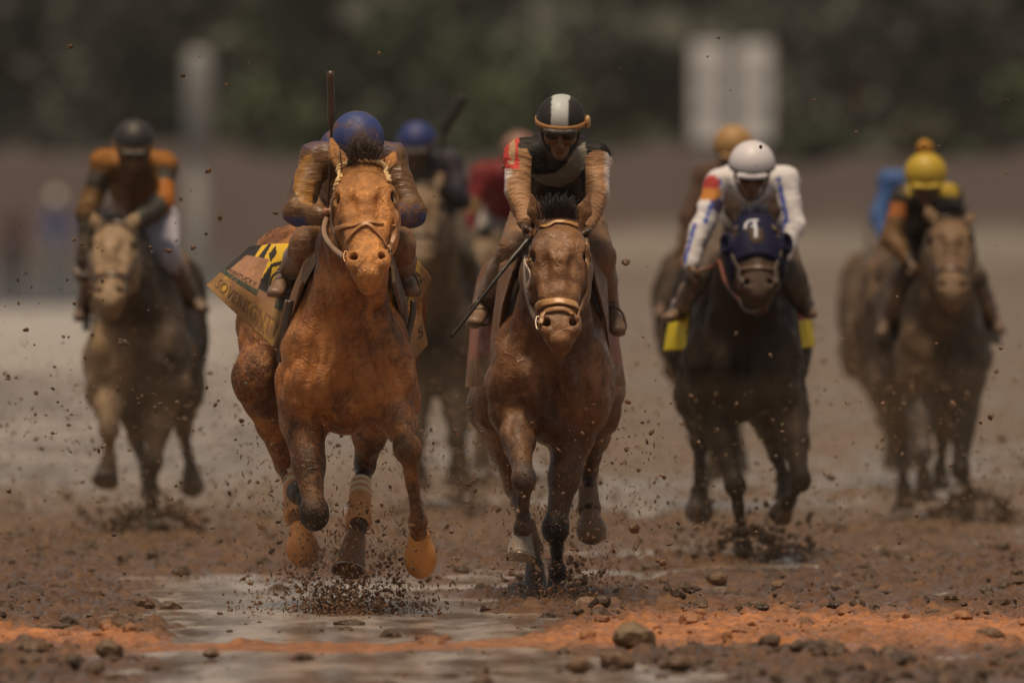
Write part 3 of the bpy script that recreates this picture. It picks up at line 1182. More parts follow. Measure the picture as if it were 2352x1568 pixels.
def horse(s):
    d0 = s['d0']
    m = d0 / S                       # metres per picture unit
    h = s.get('h', .012)
    J = lambda q: W(q[0], q[1], d0 + q[2])
    C = J(s['chest'] + (.12,))
    Hc = J(s['hind'])
    hw, hh, hhw = s['hw'], s['hh'], s['hhw']
    k_c, k_l = s['coat'], s['points']
    k_f = s.get('face', k_c)
    k_b = s.get('belly', k_c)
    root = empty('racehorse', (C[0], d0 + .7, 0))
    tag(root, s['label'], 'horse', 'muddy racehorses galloping down the track')
    B = Solid()
    X = np.array((1.0, 0, 0))
    Yv = np.array((0, 1.0, 0))
    Z = np.array((0, 0, 1.0))
    k_s = s.get('sidec', (k_c, k_c))
    # trunk
    mid = C + (Hc - C) * .62
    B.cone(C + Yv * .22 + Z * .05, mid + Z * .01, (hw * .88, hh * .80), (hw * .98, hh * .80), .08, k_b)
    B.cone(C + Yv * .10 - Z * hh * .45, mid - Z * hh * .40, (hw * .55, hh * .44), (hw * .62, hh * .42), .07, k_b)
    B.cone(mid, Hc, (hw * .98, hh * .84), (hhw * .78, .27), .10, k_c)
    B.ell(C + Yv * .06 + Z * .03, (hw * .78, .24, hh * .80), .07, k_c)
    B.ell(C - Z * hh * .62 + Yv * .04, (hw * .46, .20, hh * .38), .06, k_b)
    for q, sg in enumerate((-1, 1)):
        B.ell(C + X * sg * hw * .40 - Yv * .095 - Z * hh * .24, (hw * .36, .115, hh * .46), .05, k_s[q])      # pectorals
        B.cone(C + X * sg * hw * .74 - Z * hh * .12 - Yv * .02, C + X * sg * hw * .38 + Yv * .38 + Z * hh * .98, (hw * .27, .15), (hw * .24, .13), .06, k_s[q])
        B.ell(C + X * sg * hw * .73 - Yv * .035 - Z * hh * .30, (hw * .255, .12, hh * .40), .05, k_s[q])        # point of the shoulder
        B.cone(C + X * sg * hw * .62 + Z * hh * .15 - Yv * .10, C + X * sg * hw * .70 - Z * hh * .55 - Yv * .08, .055, .075, .04, k_s[q])
    # grooves of the chest, the shoulder edge and the breast
    B.cone(C - Yv * .200 + Z * hh * .15, C - Yv * .175 - Z * hh * .66, .016, .022, .030, None, op='s')
    for sg in (-1, 1):
        B.cone(C + X * sg * hw * .40 - Yv * .20 + Z * hh * .34, C + X * sg * hw * .60 - Yv * .190 - Z * hh * .35, .015, .016, .035, None, op='s')
        B.cone(C + X * sg * hw * .52 - Yv * .195 - Z * hh * .48, C + X * sg * hw * .70 - Yv * .150 - Z * hh * .80, .014, .016, .035, None, op='s')
    B.cone(C + Yv * .42 + Z * hh * 1.0, Hc + Z * .24 - Yv * .1, (.12, .10), (.15, .10), .10, k_c)
    for sg in (-1, 1):
        B.ell(Hc + X * sg * hhw * .48 - Z * .04, (hhw * .52, .32, .34), .07, s.get('rump', k_c))
    B.ell(Hc + Z * .12 + Yv * .05, (hhw * .80, .36, .22), .09, s.get('rump', k_c))
    # neck
    poll, muz = J(s['poll']), J(s['muzzle'])
    n0 = C + Yv * .22 + Z * hh * .42
    n1 = n0 + (poll - n0) * .55 + Z * .03
    npoll = poll + Yv * .06 - Z * .05
    k_n = s.get('neckc', k_c)
    B.cone(n0, n1, (hw * .70, .27), (.118, .20), .10, k_n)
    B.cone(n1, npoll, (.118, .20), (.085, .13), .06, k_n)
    B.cone(C - Yv * .06 + Z * hh * .25, n1 - Yv * .10 - Z * .08, (.11, .10), (.07, .07), .07, k_n)   # windpipe line
    for sg in (-1, 1):
        B.cone(C + X * sg * hw * .36 - Yv * .06 + Z * hh * .18, n1 + X * sg * .075 - Z * .02, .085, .05, .05, k_n)
    # head
    hs = s.get('hs', 1.0)
    w = _unit(muz - poll)
    HL = np.linalg.norm(muz - poll)
    yaw = s.get('yaw', 0.0)
    u = np.array((math.cos(yaw), math.sin(yaw), 0))
    u = _unit(u - w * w.dot(u))
    v = np.cross(w, u)
    H = lambda t, a, b: poll + w * (t * HL) + u * (a * hs) + v * (b * hs)
    st = [(-.02, .080, .080, .060), (.14, .104, .125, .085), (.31, .124, .150, .088), (.48, .104, .135, .074), (.66, .078, .096, .058), (.80, .067, .074, .050), (.92, .066, .066, .046), (1.0, .052, .050, .034)]
    for a, b in zip(st[:-1], st[1:]):
        ca, cb = H(a[0], 0, a[3] - a[2]), H(b[0], 0, b[3] - b[2])
        B.cone(ca, cb, (a[1] * hs, a[2] * hs), (b[1] * hs, b[2] * hs), .022, k_f, u=u, n=2.5, caps=(.05, .05))
    for sg in (-1, 1):
        B.ell(H(.40, sg * .075, -.10), (.050, .085, .115), .03, k_f, u=u, w=w)                    # cheek
        B.cone(H(.25, sg * .086, .046), H(.33, sg * .098, .034), .020, .020, .03, k_f)            # brow
        B.cone(H(.44, sg * .086, .020), H(.66, sg * .064, .012), .020, .014, .02, k_f)            # facial crest
        B.ell(H(.56, sg * .055, .075), (.014, .016, .09), .03, u=u, w=w, op='s')                  # flat beside the nose bone
        B.ell(H(.925, sg * .056, .022), (.033, .034, .050), .016, k_f, u=u, w=w)                  # nostril rim
        B.cone(H(.860, sg * .076, .030), H(.945, sg * .074, .012), .013, .012, .012, k_f)         # wing of the nostril
        B.cone(H(.880, sg * .070, .058), H(.955, sg * .042, .056), .0185, .0150, .006, None, op='s')
        B.cone(H(.915, sg * .060, .058), H(.895, sg * .042, -.012), .018, .014, .006, None, op='s')
        B.cone(H(.300, sg * .118, .024), H(.288, sg * .098, .048), .011, .010, .008, k_f)         # upper lid
        B.ell(H(.338, sg * .113, .050), (.018, .021, .027), .008, u=u, w=w, op='s')               # eye socket
    B.ell(H(1.0, 0, -.010), (.050, .042, .036), .02, k_f, u=u, w=w)
    B.ell(H(.965, 0, -.088), (.044, .042, .046), .02, k_f, u=u, w=w)
    B.cone(H(.99, -.07, -.055), H(.99, .07, -.055), .010, .010, .008, None, op='s')
    # ears
    for sg, tip in zip((-1, 1), s['ears']):
        b0 = H(.0, sg * .066, .015)
        tp = J(tip)
        mid_e = b0 + (tp - b0) * .45 + X * sg * .012
        B.cone(b0, mid_e, (.030, .024), (.036, .020), .02, k_f)
        B.cone(mid_e, tp, (.036, .020), (.007, .006), .012, k_f)
        B.cone(b0 + (tp - b0) * .25 - Yv * .032, b0 + (tp - b0) * .85 - Yv * .020, (.022, .016), (.006, .006), .008, None, op='s')
    # legs
    fe = lambda a, b, t: a + (b - a) * t
    for name, sg in (('LF', -1), ('RF', 1)):
        if name not in s: continue
        E, K, Ft, G, T = [J(q) for q in s[name]]
        sh = C + X * sg * hw * .62 + Yv * .10 - Z * hh * .25
        kc = s.get(name + 'c', (k_c, k_l))
        kk = s.get(name + 'up', k_c)
        B.cone(sh, E, (.115, .13), (.088, .10), .05, kk)
        kr = s.get(name + 'k', 1.0)
        B.cone(E, fe(E, K, .45), (.088, .10), (.066, .078), .035, kc[0])
        B.cone(fe(E, K, .45), fe(E, K, .90), (.064, .078), (.041, .048), .03, fe(np.array(kc[0]), np.array(kc[1]), .45))
        B.ell(K, (.054 * kr, .054 * kr, .064 * kr), .022, kc[1], w=_unit(K - E) + _unit(Ft - K) * .3 + np.array((0, .01, -.2)))
        B.cone(fe(K, Ft, .08), fe(K, Ft, .5), (.038, .043), (.026, .034), .018, kc[1])
        B.cone(fe(K, Ft, .5), Ft, (.025, .034), (.028, .036), .018, kc[1])
        B.cone(fe(K, Ft, .2) + Yv * .022, fe(K, Ft, .95) + Yv * .02, .014, .016, .008, kc[1])
        B.ell(Ft, (.041, .045, .040), .014, kc[1])
        B.cone(Ft, G, (.030, .034), (.037, .038), .012, kc[1])
        B.cone(G, fe(G, T, .3), .040, .036, .01, kc[1])
    for name, sg in (('LH', -1), ('RH', 1)):
        if name not in s: continue
        St, K, Ft, G, T = [J(q) for q in s[name]]
        kc = s.get(name + 'c', (k_c, k_l))
        kk = s.get(name + 'up', s.get('rump', k_c))
        B.cone(Hc + X * sg * hhw * .45 - Z * .12, St, (hhw * .40, .26), (.105, .15), .07, kk)
        B.cone(St, fe(St, K, .5), (.105, .14), (.070, .09), .05, kk)
        B.cone(fe(St, K, .5), K, (.066, .085), (.042, .056), .03, kc[0])
        B.ell(K + np.array((0, .02, .01)), (.046, .06, .065), .022, kc[1])
        B.cone(K, fe(K, Ft, .5), (.036, .044), (.028, .036), .018, kc[1])
        B.cone(fe(K, Ft, .5), Ft, (.028, .036), (.030, .038), .018, kc[1])
        B.ell(Ft, (.041, .045, .041), .014, kc[1])
        B.cone(Ft, G, (.031, .035), (.037, .038), .012, kc[1])
        B.cone(G, fe(G, T, .3), .040, .036, .01, kc[1])
    V, F = B.mesh(h)
    N = vnormals(V, F)
    amp = s.get('rough_amp', .004)
    V = V + N * ((fbm(V, 16, 4, 5) - .5) * 2 * amp)[:, None]
    trunk = np.clip((V[:, 2] - (C[2] - hh * 1.15)) / .12, 0, 1) * np.clip((V[:, 1] - (C[1] - .42)) / .1, 0, 1)
    V = V + N * (trunk * (np.abs(fbm(V * np.array((1, 1, .55)), 8.5, 2, 12) - .5) - .09) * .085)[:, None]      # play of the muscles
    Cc = B.colours(V, k_c)
    if 'tint' in s:
        Cc = s['tint'](V, Cc, J)
    for sg in (-1, 1):                                                                  # dark skin round the eyes; shade painted into the nostril hollows
        for pt, rr_, dk_ in ((H(.338, sg * .110, .032), .028, .35), (H(.92, sg * .048, .012), .024, .25)):
            kq = np.exp(-(np.linalg.norm(V - pt, axis=1) / rr_) ** 4)[:, None]
            Cc = Cc * (1 - kq * (1 - dk_))
    lum = Cc.mean(1)
    Cc = np.hstack([Cc, np.clip((lum - .012) / .085, .06, 1.0)[:, None]])
    body = mk('body', V, F, M[s['mat']], root, Cc)
    bv = bvh_of(V, F)
    # eyes
    for sg in (-1, 1):
        e = Solid().ell(H(.338, sg * .097, .026), (.0175, .0185, .021), .01, (.012, .008, .006), u=u, w=w)
        Ve, Fe = e.mesh(.005)
        mk('eye', Ve, Fe, M['gloss'], root, np.array((.010, .007, .006)))
    # hooves
    for name in ('LF', 'RF', 'LH', 'RH'):
        if name in s and not s.get('nohoof'):
            G, T = J(s[name][3]), J(s[name][4])
            o = s.get('hoof_' + name, {})
            hoof_part(root, 'hoof', G, T, o.get('r', .052), o.get('col', s.get('hoofc', k_l)), M['hoof'], max(.006, h * .7), shoe=o.get('shoe', False), label=o.get('label'), ball=o.get('ball', False))
    # tail and mane
    tl = Solid()
    t0 = Hc + Yv * .36 + Z * .14
    tl.chain([t0, t0 + Yv * .18 + Z * .02, t0 + Yv * .45 - Z * .15, t0 + Yv * .6 - Z * .42], [.035, .055, .06, .02], .04, k_l)
    Vt, Ft_ = tl.mesh(.02)
    Vt = Vt + vnormals(Vt, Ft_) * ((fbm(Vt * (1, .3, .3), 40, 3, 2) - .5) * .03)[:, None]
    mk('tail', Vt, Ft_, M['hair'], root, np.array(s.get('mane', (.02, .014, .01))))
    r2 = random.Random(int(d0 * 100))
    fcol = s.get('forec', s.get('mane', (.02, .014, .01)))
    mb = Buf()
    crest0, crest1 = n1 + Z * .20 + Yv * .03, poll + Z * .045 + Yv * .05
    for i in range(s.get('mane_n', 90)):
        t = r2.random()
        a = crest0 + (crest1 - crest0) * t + np.array((r2.uniform(-.03, .03), r2.uniform(-.03, .03), -.015))
        L = r2.uniform(.05, .12)
        dirv = np.array((r2.uniform(-1, 1), r2.uniform(.1, .9), r2.uniform(-.2, .5)))
        Vv, Fv = tube([a, a + dirv * L * .5 + Z * .02, a + dirv * L - Z * .02], [.006, .005, .001], 4)
        mb.add(Vv, Fv, s.get('mane', (.02, .014, .01)))
    mb.mk('mane', M['hair'], root)
    if s.get('forelock', True):
        fb = Buf()
        for i in range(s.get('fore_n', 60)):
            a = H(.0, r2.gauss(0, .024), .045) + np.array((0, .0, .004))
            L = r2.uniform(.05, .10) * s.get('fore_len', 1.0)
            d1 = np.array((r2.gauss(0, .22), r2.uniform(-.5, .2), r2.uniform(.6, 1.0)))
            d2 = d1 * np.array((1.5, 1, .7)) + np.array((r2.gauss(0, .35), r2.uniform(.0, .5), r2.uniform(.1, .7)))
            d3 = d2 + np.array((r2.gauss(0, .35), r2.uniform(-.2, .3), r2.uniform(-.5, .1)))
            Vv, Fv = tube(smooth_path([a, a + d1 * L * .4, a + d1 * L * .4 + d2 * L * .35, a + d1 * L * .4 + d2 * L * .35 + d3 * L * .3], 3), list(np.linspace(.0034, .0007, 10)), 4)
            fb.add(Vv, Fv, np.array(fcol) * r2.uniform(.6, 1.6))
        fb.mk('forelock', M['hair'], root)
    return dict(root=root, body=body, bvh=bv, H=H, u=u, v=v, w=w, C=C, Hc=Hc, d0=d0, J=J, poll=poll, hs=hs, HL=HL)


def strap(hr, name, pts, wd=.011, th=.35, col=(.12, .07, .035), mat='leather', dy=-.5, parent=None, lift=.004, twist=False, label=None):
    """a strap lying on the horse, through picture positions"""
    P = [on(hr['bvh'], q[0], q[1], hr['d0'] + (q[2] if len(q) > 2 else dy), lift) for q in pts]
    P = smooth_path(P, 7)
    Q, Nn = [], []
    for p in P:                                            # settle every point on the surface
        co, nn, _, _ = hr['bvh'].find_nearest(Vector(p))
        nn = np.array(nn)
        if nn.dot(p - np.array(co)) < 0 and np.linalg.norm(p - np.array(co)) > 1e-4: nn = -nn
        Q.append(np.array(co) + nn * lift)
        Nn.append(nn)
    P = Q
    if twist:
        b = Buf()
        for ph in (0, math.pi):
            Q = []
            for i, p in enumerate(P):
                t = _unit(P[min(i + 1, len(P) - 1)] - P[max(i - 1, 0)])
                n1 = _unit(np.cross(t, (0, 1, .1)))
                n2 = np.cross(t, n1)
                a = ph + i * 1.15
                Q.append(p + n1 * math.cos(a) * wd * .55 + n2 * math.sin(a) * wd * .55)
            V, F = tube(Q, wd * .72, 6)
            b.add(V, F, col)
        o = b.mk(name, M[mat], parent or hr['root'])
    else:
        V, F = [], []
        n = len(P)
        for i in range(n):
            t = _unit(P[min(i + 1, n - 1)] - P[max(i - 1, 0)])
            nn = _unit(sum(Nn[max(i - 2, 0):i + 3]))
            b = _unit(np.cross(t, nn))
            nn = np.cross(b, t)
            for a_ in range(8):
                a2 = math.pi * 2 * a_ / 8 + .39
                ca, sa = math.cos(a2), math.sin(a2)
                V.append(P[i] + b * wd * math.copysign(abs(ca) ** .6, ca) + nn * wd * th * .6 * math.copysign(abs(sa) ** .6, sa))
        for i in range(n - 1):
            for k in range(8):
                a2, b2 = i * 8 + k, i * 8 + (k + 1) % 8
                F.append((a2, b2, b2 + 8, a2 + 8))
        F += [tuple(range(7, -1, -1)), tuple((n - 1) * 8 + k for k in range(8))]
        o = mk(name, V, F, M[mat], parent or hr['root'], np.array(col))
    if label: o['label'] = label
    return o


def free_strap(hr, name, pts, r=.008, col=(.10, .06, .035), mat='leather', parent=None, flat=.5, root=None):
    P = smooth_path([W(q[0], q[1], hr['d0'] + q[2]) for q in pts], 8)
    V, F = tube(P, r, 7, flat)
    return mk(name, V, F, M[mat], parent or root or hr['root'], np.array(col))


def ring_part(hr, name, px, py, dy, r=.03, t=.005, parent=None, col=(.16, .09, .045)):
    c = W(px, py, hr['d0'] + dy)
    P = [c + np.array((math.cos(a) * r * .35, math.sin(a) * r * .8, math.sin(a) * r)) for a in np.linspace(0, 2 * math.pi, 20)]
    V, F = tube(P, t, 6)
    return mk(name, V, F, M['metal'], parent or hr['root'], np.array(col))


def patch(P00, P10, P01, P11, nu=40, nv=40, bulge=(0, 0, 0), wave=.0, seed=0):
    """bilinear sheet of cloth with a bulge and waves; returns a function of (u, v)"""
    P00, P10, P01, P11 = [np.asarray(p, float) for p in (P00, P10, P01, P11)]
    bulge = np.asarray(bulge, float)

    def f(u, v):
        u, v = np.asarray(u, float)[..., None], np.asarray(v, float)[..., None]
        p = (P00 * (1 - u) + P10 * u) * (1 - v) + (P01 * (1 - u) + P11 * u) * v
        p = p + bulge * 4 * u * (1 - u) * (.4 + .6 * np.sin(np.pi * np.clip(v, 0, 1)))
        p = p + np.array((0, 1, 0)) * wave * (np.sin(u * 7 + v * 3 + seed) + .5 * np.sin(v * 9 - u * 4 + seed * 2))
        return p
    return f


def sheet(name, f, colf, mat, parent, nu=50, nv=50, thick=.004):
    uu, vv = np.meshgrid(np.linspace(0, 1, nu), np.linspace(0, 1, nv), indexing='ij')
    P = f(uu, vv)
    dn = np.cross(P[1:, :-1] - P[:-1, :-1], P[:-1, 1:] - P[:-1, :-1])
    nrm = _unit(dn.reshape(-1, 3).mean(0))
    if nrm[1] > 0: nrm = -nrm
    C = colf(uu, vv)
    C = C.reshape(-1, C.shape[-1])
    P = P.reshape(-1, 3)
    n = len(P)
    V = np.vstack([P + nrm * thick / 2, P - nrm * thick / 2])
    F = []
    I = lambda i, j: i * nv + j
    for i in range(nu - 1):
        for j in range(nv - 1):
            a, b, c, d = I(i, j), I(i + 1, j), I(i + 1, j + 1), I(i, j + 1)
            F.append((a, b, c, d))
            F.append((a + n, d + n, c + n, b + n))
    ed = [I(i, 0) for i in range(nu)] + [I(nu - 1, j) for j in range(1, nv)] + [I(i, nv - 1) for i in range(nu - 2, -1, -1)] + [I(0, j) for j in range(nv - 2, 0, -1)]
    for a, b in zip(ed, ed[1:] + ed[:1]):
        F.append((b, a, a + n, b + n))
    return mk(name, V, F, M[mat], parent, np.vstack([C, C])), nrm


def letters(name, text, f, u0, u1, v0, v1, nrm, col, parent, lift=.0045, mirror=False, thick=.0015):
    """print raised text on a cloth sheet f, filling u0..u1 and v0..v1 (v downwards)"""
    cu = bpy.data.curves.new(name, 'FONT')
    cu.body = text
    cu.resolution_u = 3
    o = bpy.data.objects.new(name + '_src', cu)
    COL.objects.link(o)
    dg = bpy.context.evaluated_depsgraph_get()
    me = o.evaluated_get(dg).to_mesh()
    V = np.array([v.co for v in me.vertices])
    F = [tuple(p.vertices) for p in me.polygons]
    o.evaluated_get(dg).to_mesh_clear()
    bpy.data.objects.remove(o)
    bpy.data.curves.remove(cu)
    lo, hi = V.min(0), V.max(0)
    a = (V[:, 0] - lo[0]) / (hi[0] - lo[0])
    b = (V[:, 1] - lo[1]) / (hi[1] - lo[1])
    P = f(u0 + (u1 - u0) * a, v1 + (v0 - v1) * b) + nrm * lift
    return mk(name, P, F, M['letter'], parent, np.array(col), smooth=False)
# ------------------------------------------------------------------ riders
def band(name, c, u, f, up, ru, rf, wdt, th, mat, parent, col, a0=-math.pi, a1=math.pi, tilt=0.0):
    """flat band round a head: half-axes ru (sideways), rf (front)"""
    V, F = [], []
    n = 48
    for i in range(n + 1):
        a = a0 + (a1 - a0) * i / n
        d = u * math.sin(a) * ru + f * math.cos(a) * rf
        o = _unit(u * math.sin(a) / ru + f * math.cos(a) / rf)
        z = up * (tilt * math.cos(a))
        for q, e in ((-1, 0), (1, 0), (1, 1), (-1, 1)):
            V.append(c + d + z + up * q * wdt / 2 + o * th * e)
    for i in range(n):
        for k in range(4):
            a, b = i * 4 + k, i * 4 + (k + 1) % 4
            F.append((a, b, b + 4, a + 4))
    F.append((3, 2, 1, 0))
    F.append(tuple(n * 4 + k for k in range(4)))
    return mk(name, V, F, M[mat], parent, np.array(col))


def fist(B, wr, fdir, side, col, big=1.0, curl=None):
    """a closed hand: palm, four bent fingers of different lengths, thumb across"""
    f = _unit(fdir)
    k = np.array(curl if curl is not None else (0, -.3, -1.0))
    k = _unit(k - f * k.dot(f))
    x = np.cross(f, k)
    pc = wr + f * .050 * big
    B.cone(wr, pc, (.027 * big, .021 * big), (.040 * big, .019 * big), .012, col, u=x)
    for i, L in enumerate((.92, 1.0, .95, .78)):
        a = (i - 1.5) * .0185 * big
        b0 = pc + x * a + f * (.024 - abs(i - 1.3) * .004) * big
        b1 = b0 + (f * .020 + k * .028) * L * big
        b2 = b1 + (-f * .024 + k * .014) * L * big
        b3 = b2 + (-f * .018 - k * .012) * L * big
        B.chain([b0, b1, b2, b3], [.0105 * big, .0098 * big, .0090 * big, .0080 * big], .004, col)
    t0 = wr + f * .022 * big + x * side * .030 * big
    t1 = t0 + (f * .022 + x * side * .012 + k * .016) * big
    t2 = t1 + (f * .014 - x * side * .012 + k * .016) * big
    B.chain([t0, t1, t2], [.0125 * big, .0112 * big, .0092 * big], .006, col)


def person(s):
    d0 = s['d0']
    J = lambda q: W(q[0], q[1], d0 + q[2])
    h = s.get('h', .012)
    root = empty('person', J(s['hips']))
    tag(root, s['label'], 'person', 'jockeys riding in the race')
    hc = J(s['head'])
    up, fw = _unit(np.array(s['up'])), np.array(s['fwd'], float)
    fw = _unit(fw - up * fw.dot(up))
    u = np.cross(fw, up)
    u = u if u[0] > 0 else -u
    hp = lambda a, b, c: hc + u * a + fw * b + up * c
    SL, SR, EL, ER, WL, WR = [J(s[k]) for k in ('shL', 'shR', 'elL', 'elR', 'wrL', 'wrR')]
    HP = J(s['hips'])
    KL, KR, AL, AR, TL, TR = [J(s[k]) for k in ('knL', 'knR', 'anL', 'anR', 'toL', 'toR')]
    mid = (SL + SR) / 2
    skin = s.get('skin', (.20, .09, .05))
    X = np.array((1.0, 0, 0))
    sw = np.linalg.norm(SR - SL)
    back = _unit(HP - mid)

    def torso(B, g, col=None):
        B.cone(mid + back * .02, mid + back * .22, (sw * .40 + g, .10 + g), (sw * .42 + g, .105 + g), .05, col, u=X)
        B.cone(mid + back * .22, HP, (sw * .42 + g, .105 + g), (.145 + g, .11 + g), .05, col, u=X)
        B.cone(SL, SR, .064 + g, .064 + g, .05, col)
        if 'hump' in s:
            B.ell(J(s['hump']), (.13 + g, .13 + g, .085 + g), .06, col)
        B.cone(mid, hc - up * .11, .075 + g, .055 + g * .5, .03, col)

    def arm(B, Sh, E, Wr, g, c1=None, c2=None, upto=1.0):
        B.cone(Sh, E, .056 + g, .045 + g, .035, c1)
        B.cone(E, E + (Wr - E) * upto, .045 + g, .031 + g, .025, c2)

    def legs(B, Sd, K, g, col=None):
        B.cone(HP + X * Sd * .085, K, .095 + g, .062 + g, .04, col)

    def shin(B, K, A, g, col=None):
        B.cone(K, K + (A - K) * .35, .058 + g, .057 + g, .03, col)
        B.cone(K + (A - K) * .35, A, .057 + g, .037 + g, .03, col)

    hand_c = s.get('hand', skin)
    # --- the body: one continuous figure
    B = Solid()
    torso(B, -.008, skin)
    for Sh, E, Wr, Sd, K, A, T in ((SL, EL, WL, -1, KL, AL, TL), (SR, ER, WR, 1, KR, AR, TR)):
        arm(B, Sh, E, Wr, -.008, skin, skin)
        legs(B, Sd, K, -.008, skin)
        shin(B, K, A, -.008, skin)
        B.cone(A, T, (.036, .026), (.030, .016), .015, skin)
    fist(B, WL, s.get('fdL', WL - EL), 1, hand_c, curl=s.get('curlL'))
    fist(B, WR, s.get('fdR', WR - ER), -1, hand_c, curl=s.get('curlR'))
    B.cone(mid, hp(0, -.02, -.10), .062, .052, .02, skin)
    B.ell(hp(0, -.005, .02), (.074, .094, .090), .02, skin, u=u, w=up)
    B.cone(hp(0, .03, -.01), hp(0, .050, -.085), (.060, .055), (.036, .034), .02, skin, u=u)
    B.ell(hp(0, .072, -.098), (.024, .018, .016), .015, skin, u=u, w=up)           # chin
    B.cone(hp(0, .088, .002), hp(0, .106, -.036), .009, .014, .010, skin)          # nose
    for q in (-1, 1):
        B.ell(hp(q * .042, .068, -.028), (.024, .018, .020), .014, skin, u=u, w=up)   # cheekbones
        B.ell(hp(q * .032, .090, .004), (.016, .010, .010), .008, u=u, w=up, op='s')  # eye hollows
        B.ell(hp(q * .032, .079, .003), (.011, .010, .010), .003, tuple(x * .5 for x in skin), u=u, w=up)
        B.ell(hp(q * .076, -.01, -.02), (.010, .020, .030), .006, skin, u=u, w=up)    # ears
        B.ell(hp(q * .012, .101, -.044), (.010, .010, .007), .006, skin, u=u, w=up)   # wings of the nose
    B.cone(hp(-.020, .088, -.061), hp(.020, .088, -.061), .0065, .0065, .006, tuple(x * .8 for x in skin))
    B.cone(hp(-.018, .086, -.072), hp(.018, .086, -.072), .0070, .0070, .006, tuple(x * .8 for x in skin))
    B.cone(hp(-.024, .093, -.0665), hp(.024, .093, -.0665), .0028, .0028, .003, None, op='s')
    V, F = B.mesh(min(h, s.get('hb', h)))
    V = V + vnormals(V, F) * ((fbm(V, 60, 3, 4) - .5) * .002)[:, None]
    mk('body', V, F, M['skin'], root, B.colours(V, skin, .006))
    # --- silks
    sc = s['silk']
    B = Solid()
    torso(B, .008, sc)
    ac = s.get('sleeve', (sc, sc))
    for Sh, E, Wr in ((SL, EL, WL), (SR, ER, WR)):
        arm(B, Sh, E, Wr, s.get('slack', .009), ac[0], ac[1], .93)
    V, F = B.mesh(s.get('hs', h))
    N = vnormals(V, F)
    C = B.colours(V, sc)
    # folds across the sleeves and over the back
    fold = np.zeros(len(V))
    for Sh, E, Wr in ((SL, EL, WL), (SR, ER, WR)):
        for a, b, f0, am in ((Sh, E, s.get('ff', 36), .0042), (E, Wr, s.get('ff', 36) * 1.5, .0048)):
            w = _unit(b - a)
            t = (V - a) @ w
            L = np.linalg.norm(b - a)
            dist = np.linalg.norm(V - a - np.outer(np.clip(t, 0, L), w), axis=1)
            near = np.clip(1 - (dist - .05) / .04, 0, 1) * ((t > -.02) & (t < L + .02))
            ph = fbm(V, 9, 2, 3) * 7 + np.arctan2(V[:, 0] - a[0], V[:, 1] - a[1]) * .6
            fold += near * am * ((1 - np.abs(np.sin(t * f0 + ph))) ** 1.6 - .3) * (.25 + .9 * vnoise(V, 11, 9))
    fold += (np.abs(fbm(V, 9, 2, 8) - .5) * -.04 + .003)
    V = V + N * fold[:, None] * s.get('foldk', 1.0)
    if 'silkf' in s:
        C = s['silkf'](V, C, dict(J=J, SL=SL, SR=SR, EL=EL, ER=ER, WL=WL, WR=WR, mid=mid, u=X))
    silks = mk('silks', V, F, M[s.get('silkm', 'silk')], root, C)
    # --- breeches
    bc = s['breech']
    B = Solid()
    B.cone(HP - back * .10, HP + back * .06, (.15, .115), (.15, .115), .05, bc, u=X)
    legs(B, -1, KL, .006, bc)
    legs(B, 1, KR, .006, bc)
    for K, A in ((KL, AL), (KR, AR)):
        B.cone(K, K + (A - K) * .22, .066, .062, .03, bc)
    V, F = B.mesh(h)
    V = V + vnormals(V, F) * ((np.abs(fbm(V, 15, 3, 6) - .5)) * -.04 + .004)[:, None]
    Cb = B.colours(V, bc)
    if 'cuff' in s:
        for K in (KL, KR):
            kq = np.exp(-(np.linalg.norm((V - (K + (HP - K) * .16)) * np.array((1, .6, 1.2)), axis=1) / .062) ** 4)[:, None]
            Cb = Cb * (1 - kq) + np.array(s['cuff']) * kq
    mk('breeches', V, F, M[s.get('breechm', 'cloth')], root, Cb)
    # --- boots
    for K, A, T in ((KL, AL, TL), (KR, AR, TR)):
        B = Solid()
        B.cone(K + (A - K) * .20, K + (A - K) * .45, .064, .061, .02, s['boot'])
        B.cone(K + (A - K) * .45, A, .061, .043, .02, s['boot'])
        f = _unit(T - A)
        B.ell(A, (.040, .046, .040), .02, s['boot'])
        B.cone(A, T, (.040, .034), (.036, .022), .02, s['boot'])
        B.cone(A - f * .035 - _unit(K - A) * .03, T - _unit(K - A) * .028, (.034, .010), (.032, .009), .008, tuple(x * .5 for x in s['boot']))
        V, F = B.mesh(min(h, .009))
        V = V + vnormals(V, F) * ((fbm(V, 30, 3, 7) - .5) * .006)[:, None]
        mk('boot', V, F, M['boot'], root, B.colours(V, s['boot'], .006))
    # --- helmet
    hm = s['helmet']
    hr = s.get('hr', (.103, .118, .100))
    tl = s.get('htilt', .0)
    upt, fwt = _unit(up - fw * tl), _unit(fw + up * tl)
    ht = lambda a, b, c: hc + u * a + fwt * b + upt * c
    B = Solid()
    B.ell(ht(0, -.008, .030), (hr[0], hr[1], hr[2]), .01, hm, u=u, w=upt, n=2)
    B.plane(ht(0, 0, s.get('hcut', .008)), -upt, .008)
    V, F = B.mesh(min(h, .008))
    C = np.tile(np.array(hm), (len(V), 1)).astype(float)
    if 'helmf' in s:
        C = s['helmf']((V - hc) @ u, (V - hc) @ fwt, (V - hc) @ upt, C)
    hel = mk('helmet', V, F, M[s.get('helmm', 'helmet')], root, C)
    B = Solid()
    B.cone(ht(-.05, .088, .026), ht(.05, .088, .026), (.040, .007), (.040, .007), .01, u=fwt, col=s.get('peak', hm))
    B.ell(ht(0, .105, .022), (.078, .034, .007), .01, s.get('peak', hm), u=u, w=_unit(upt * .95 + fwt * .25))
    V, F = B.mesh(.006)
    mk('cap_peak', V, F, M[s.get('helmm', 'helmet')], hel, np.array(s.get('peak', hm)))
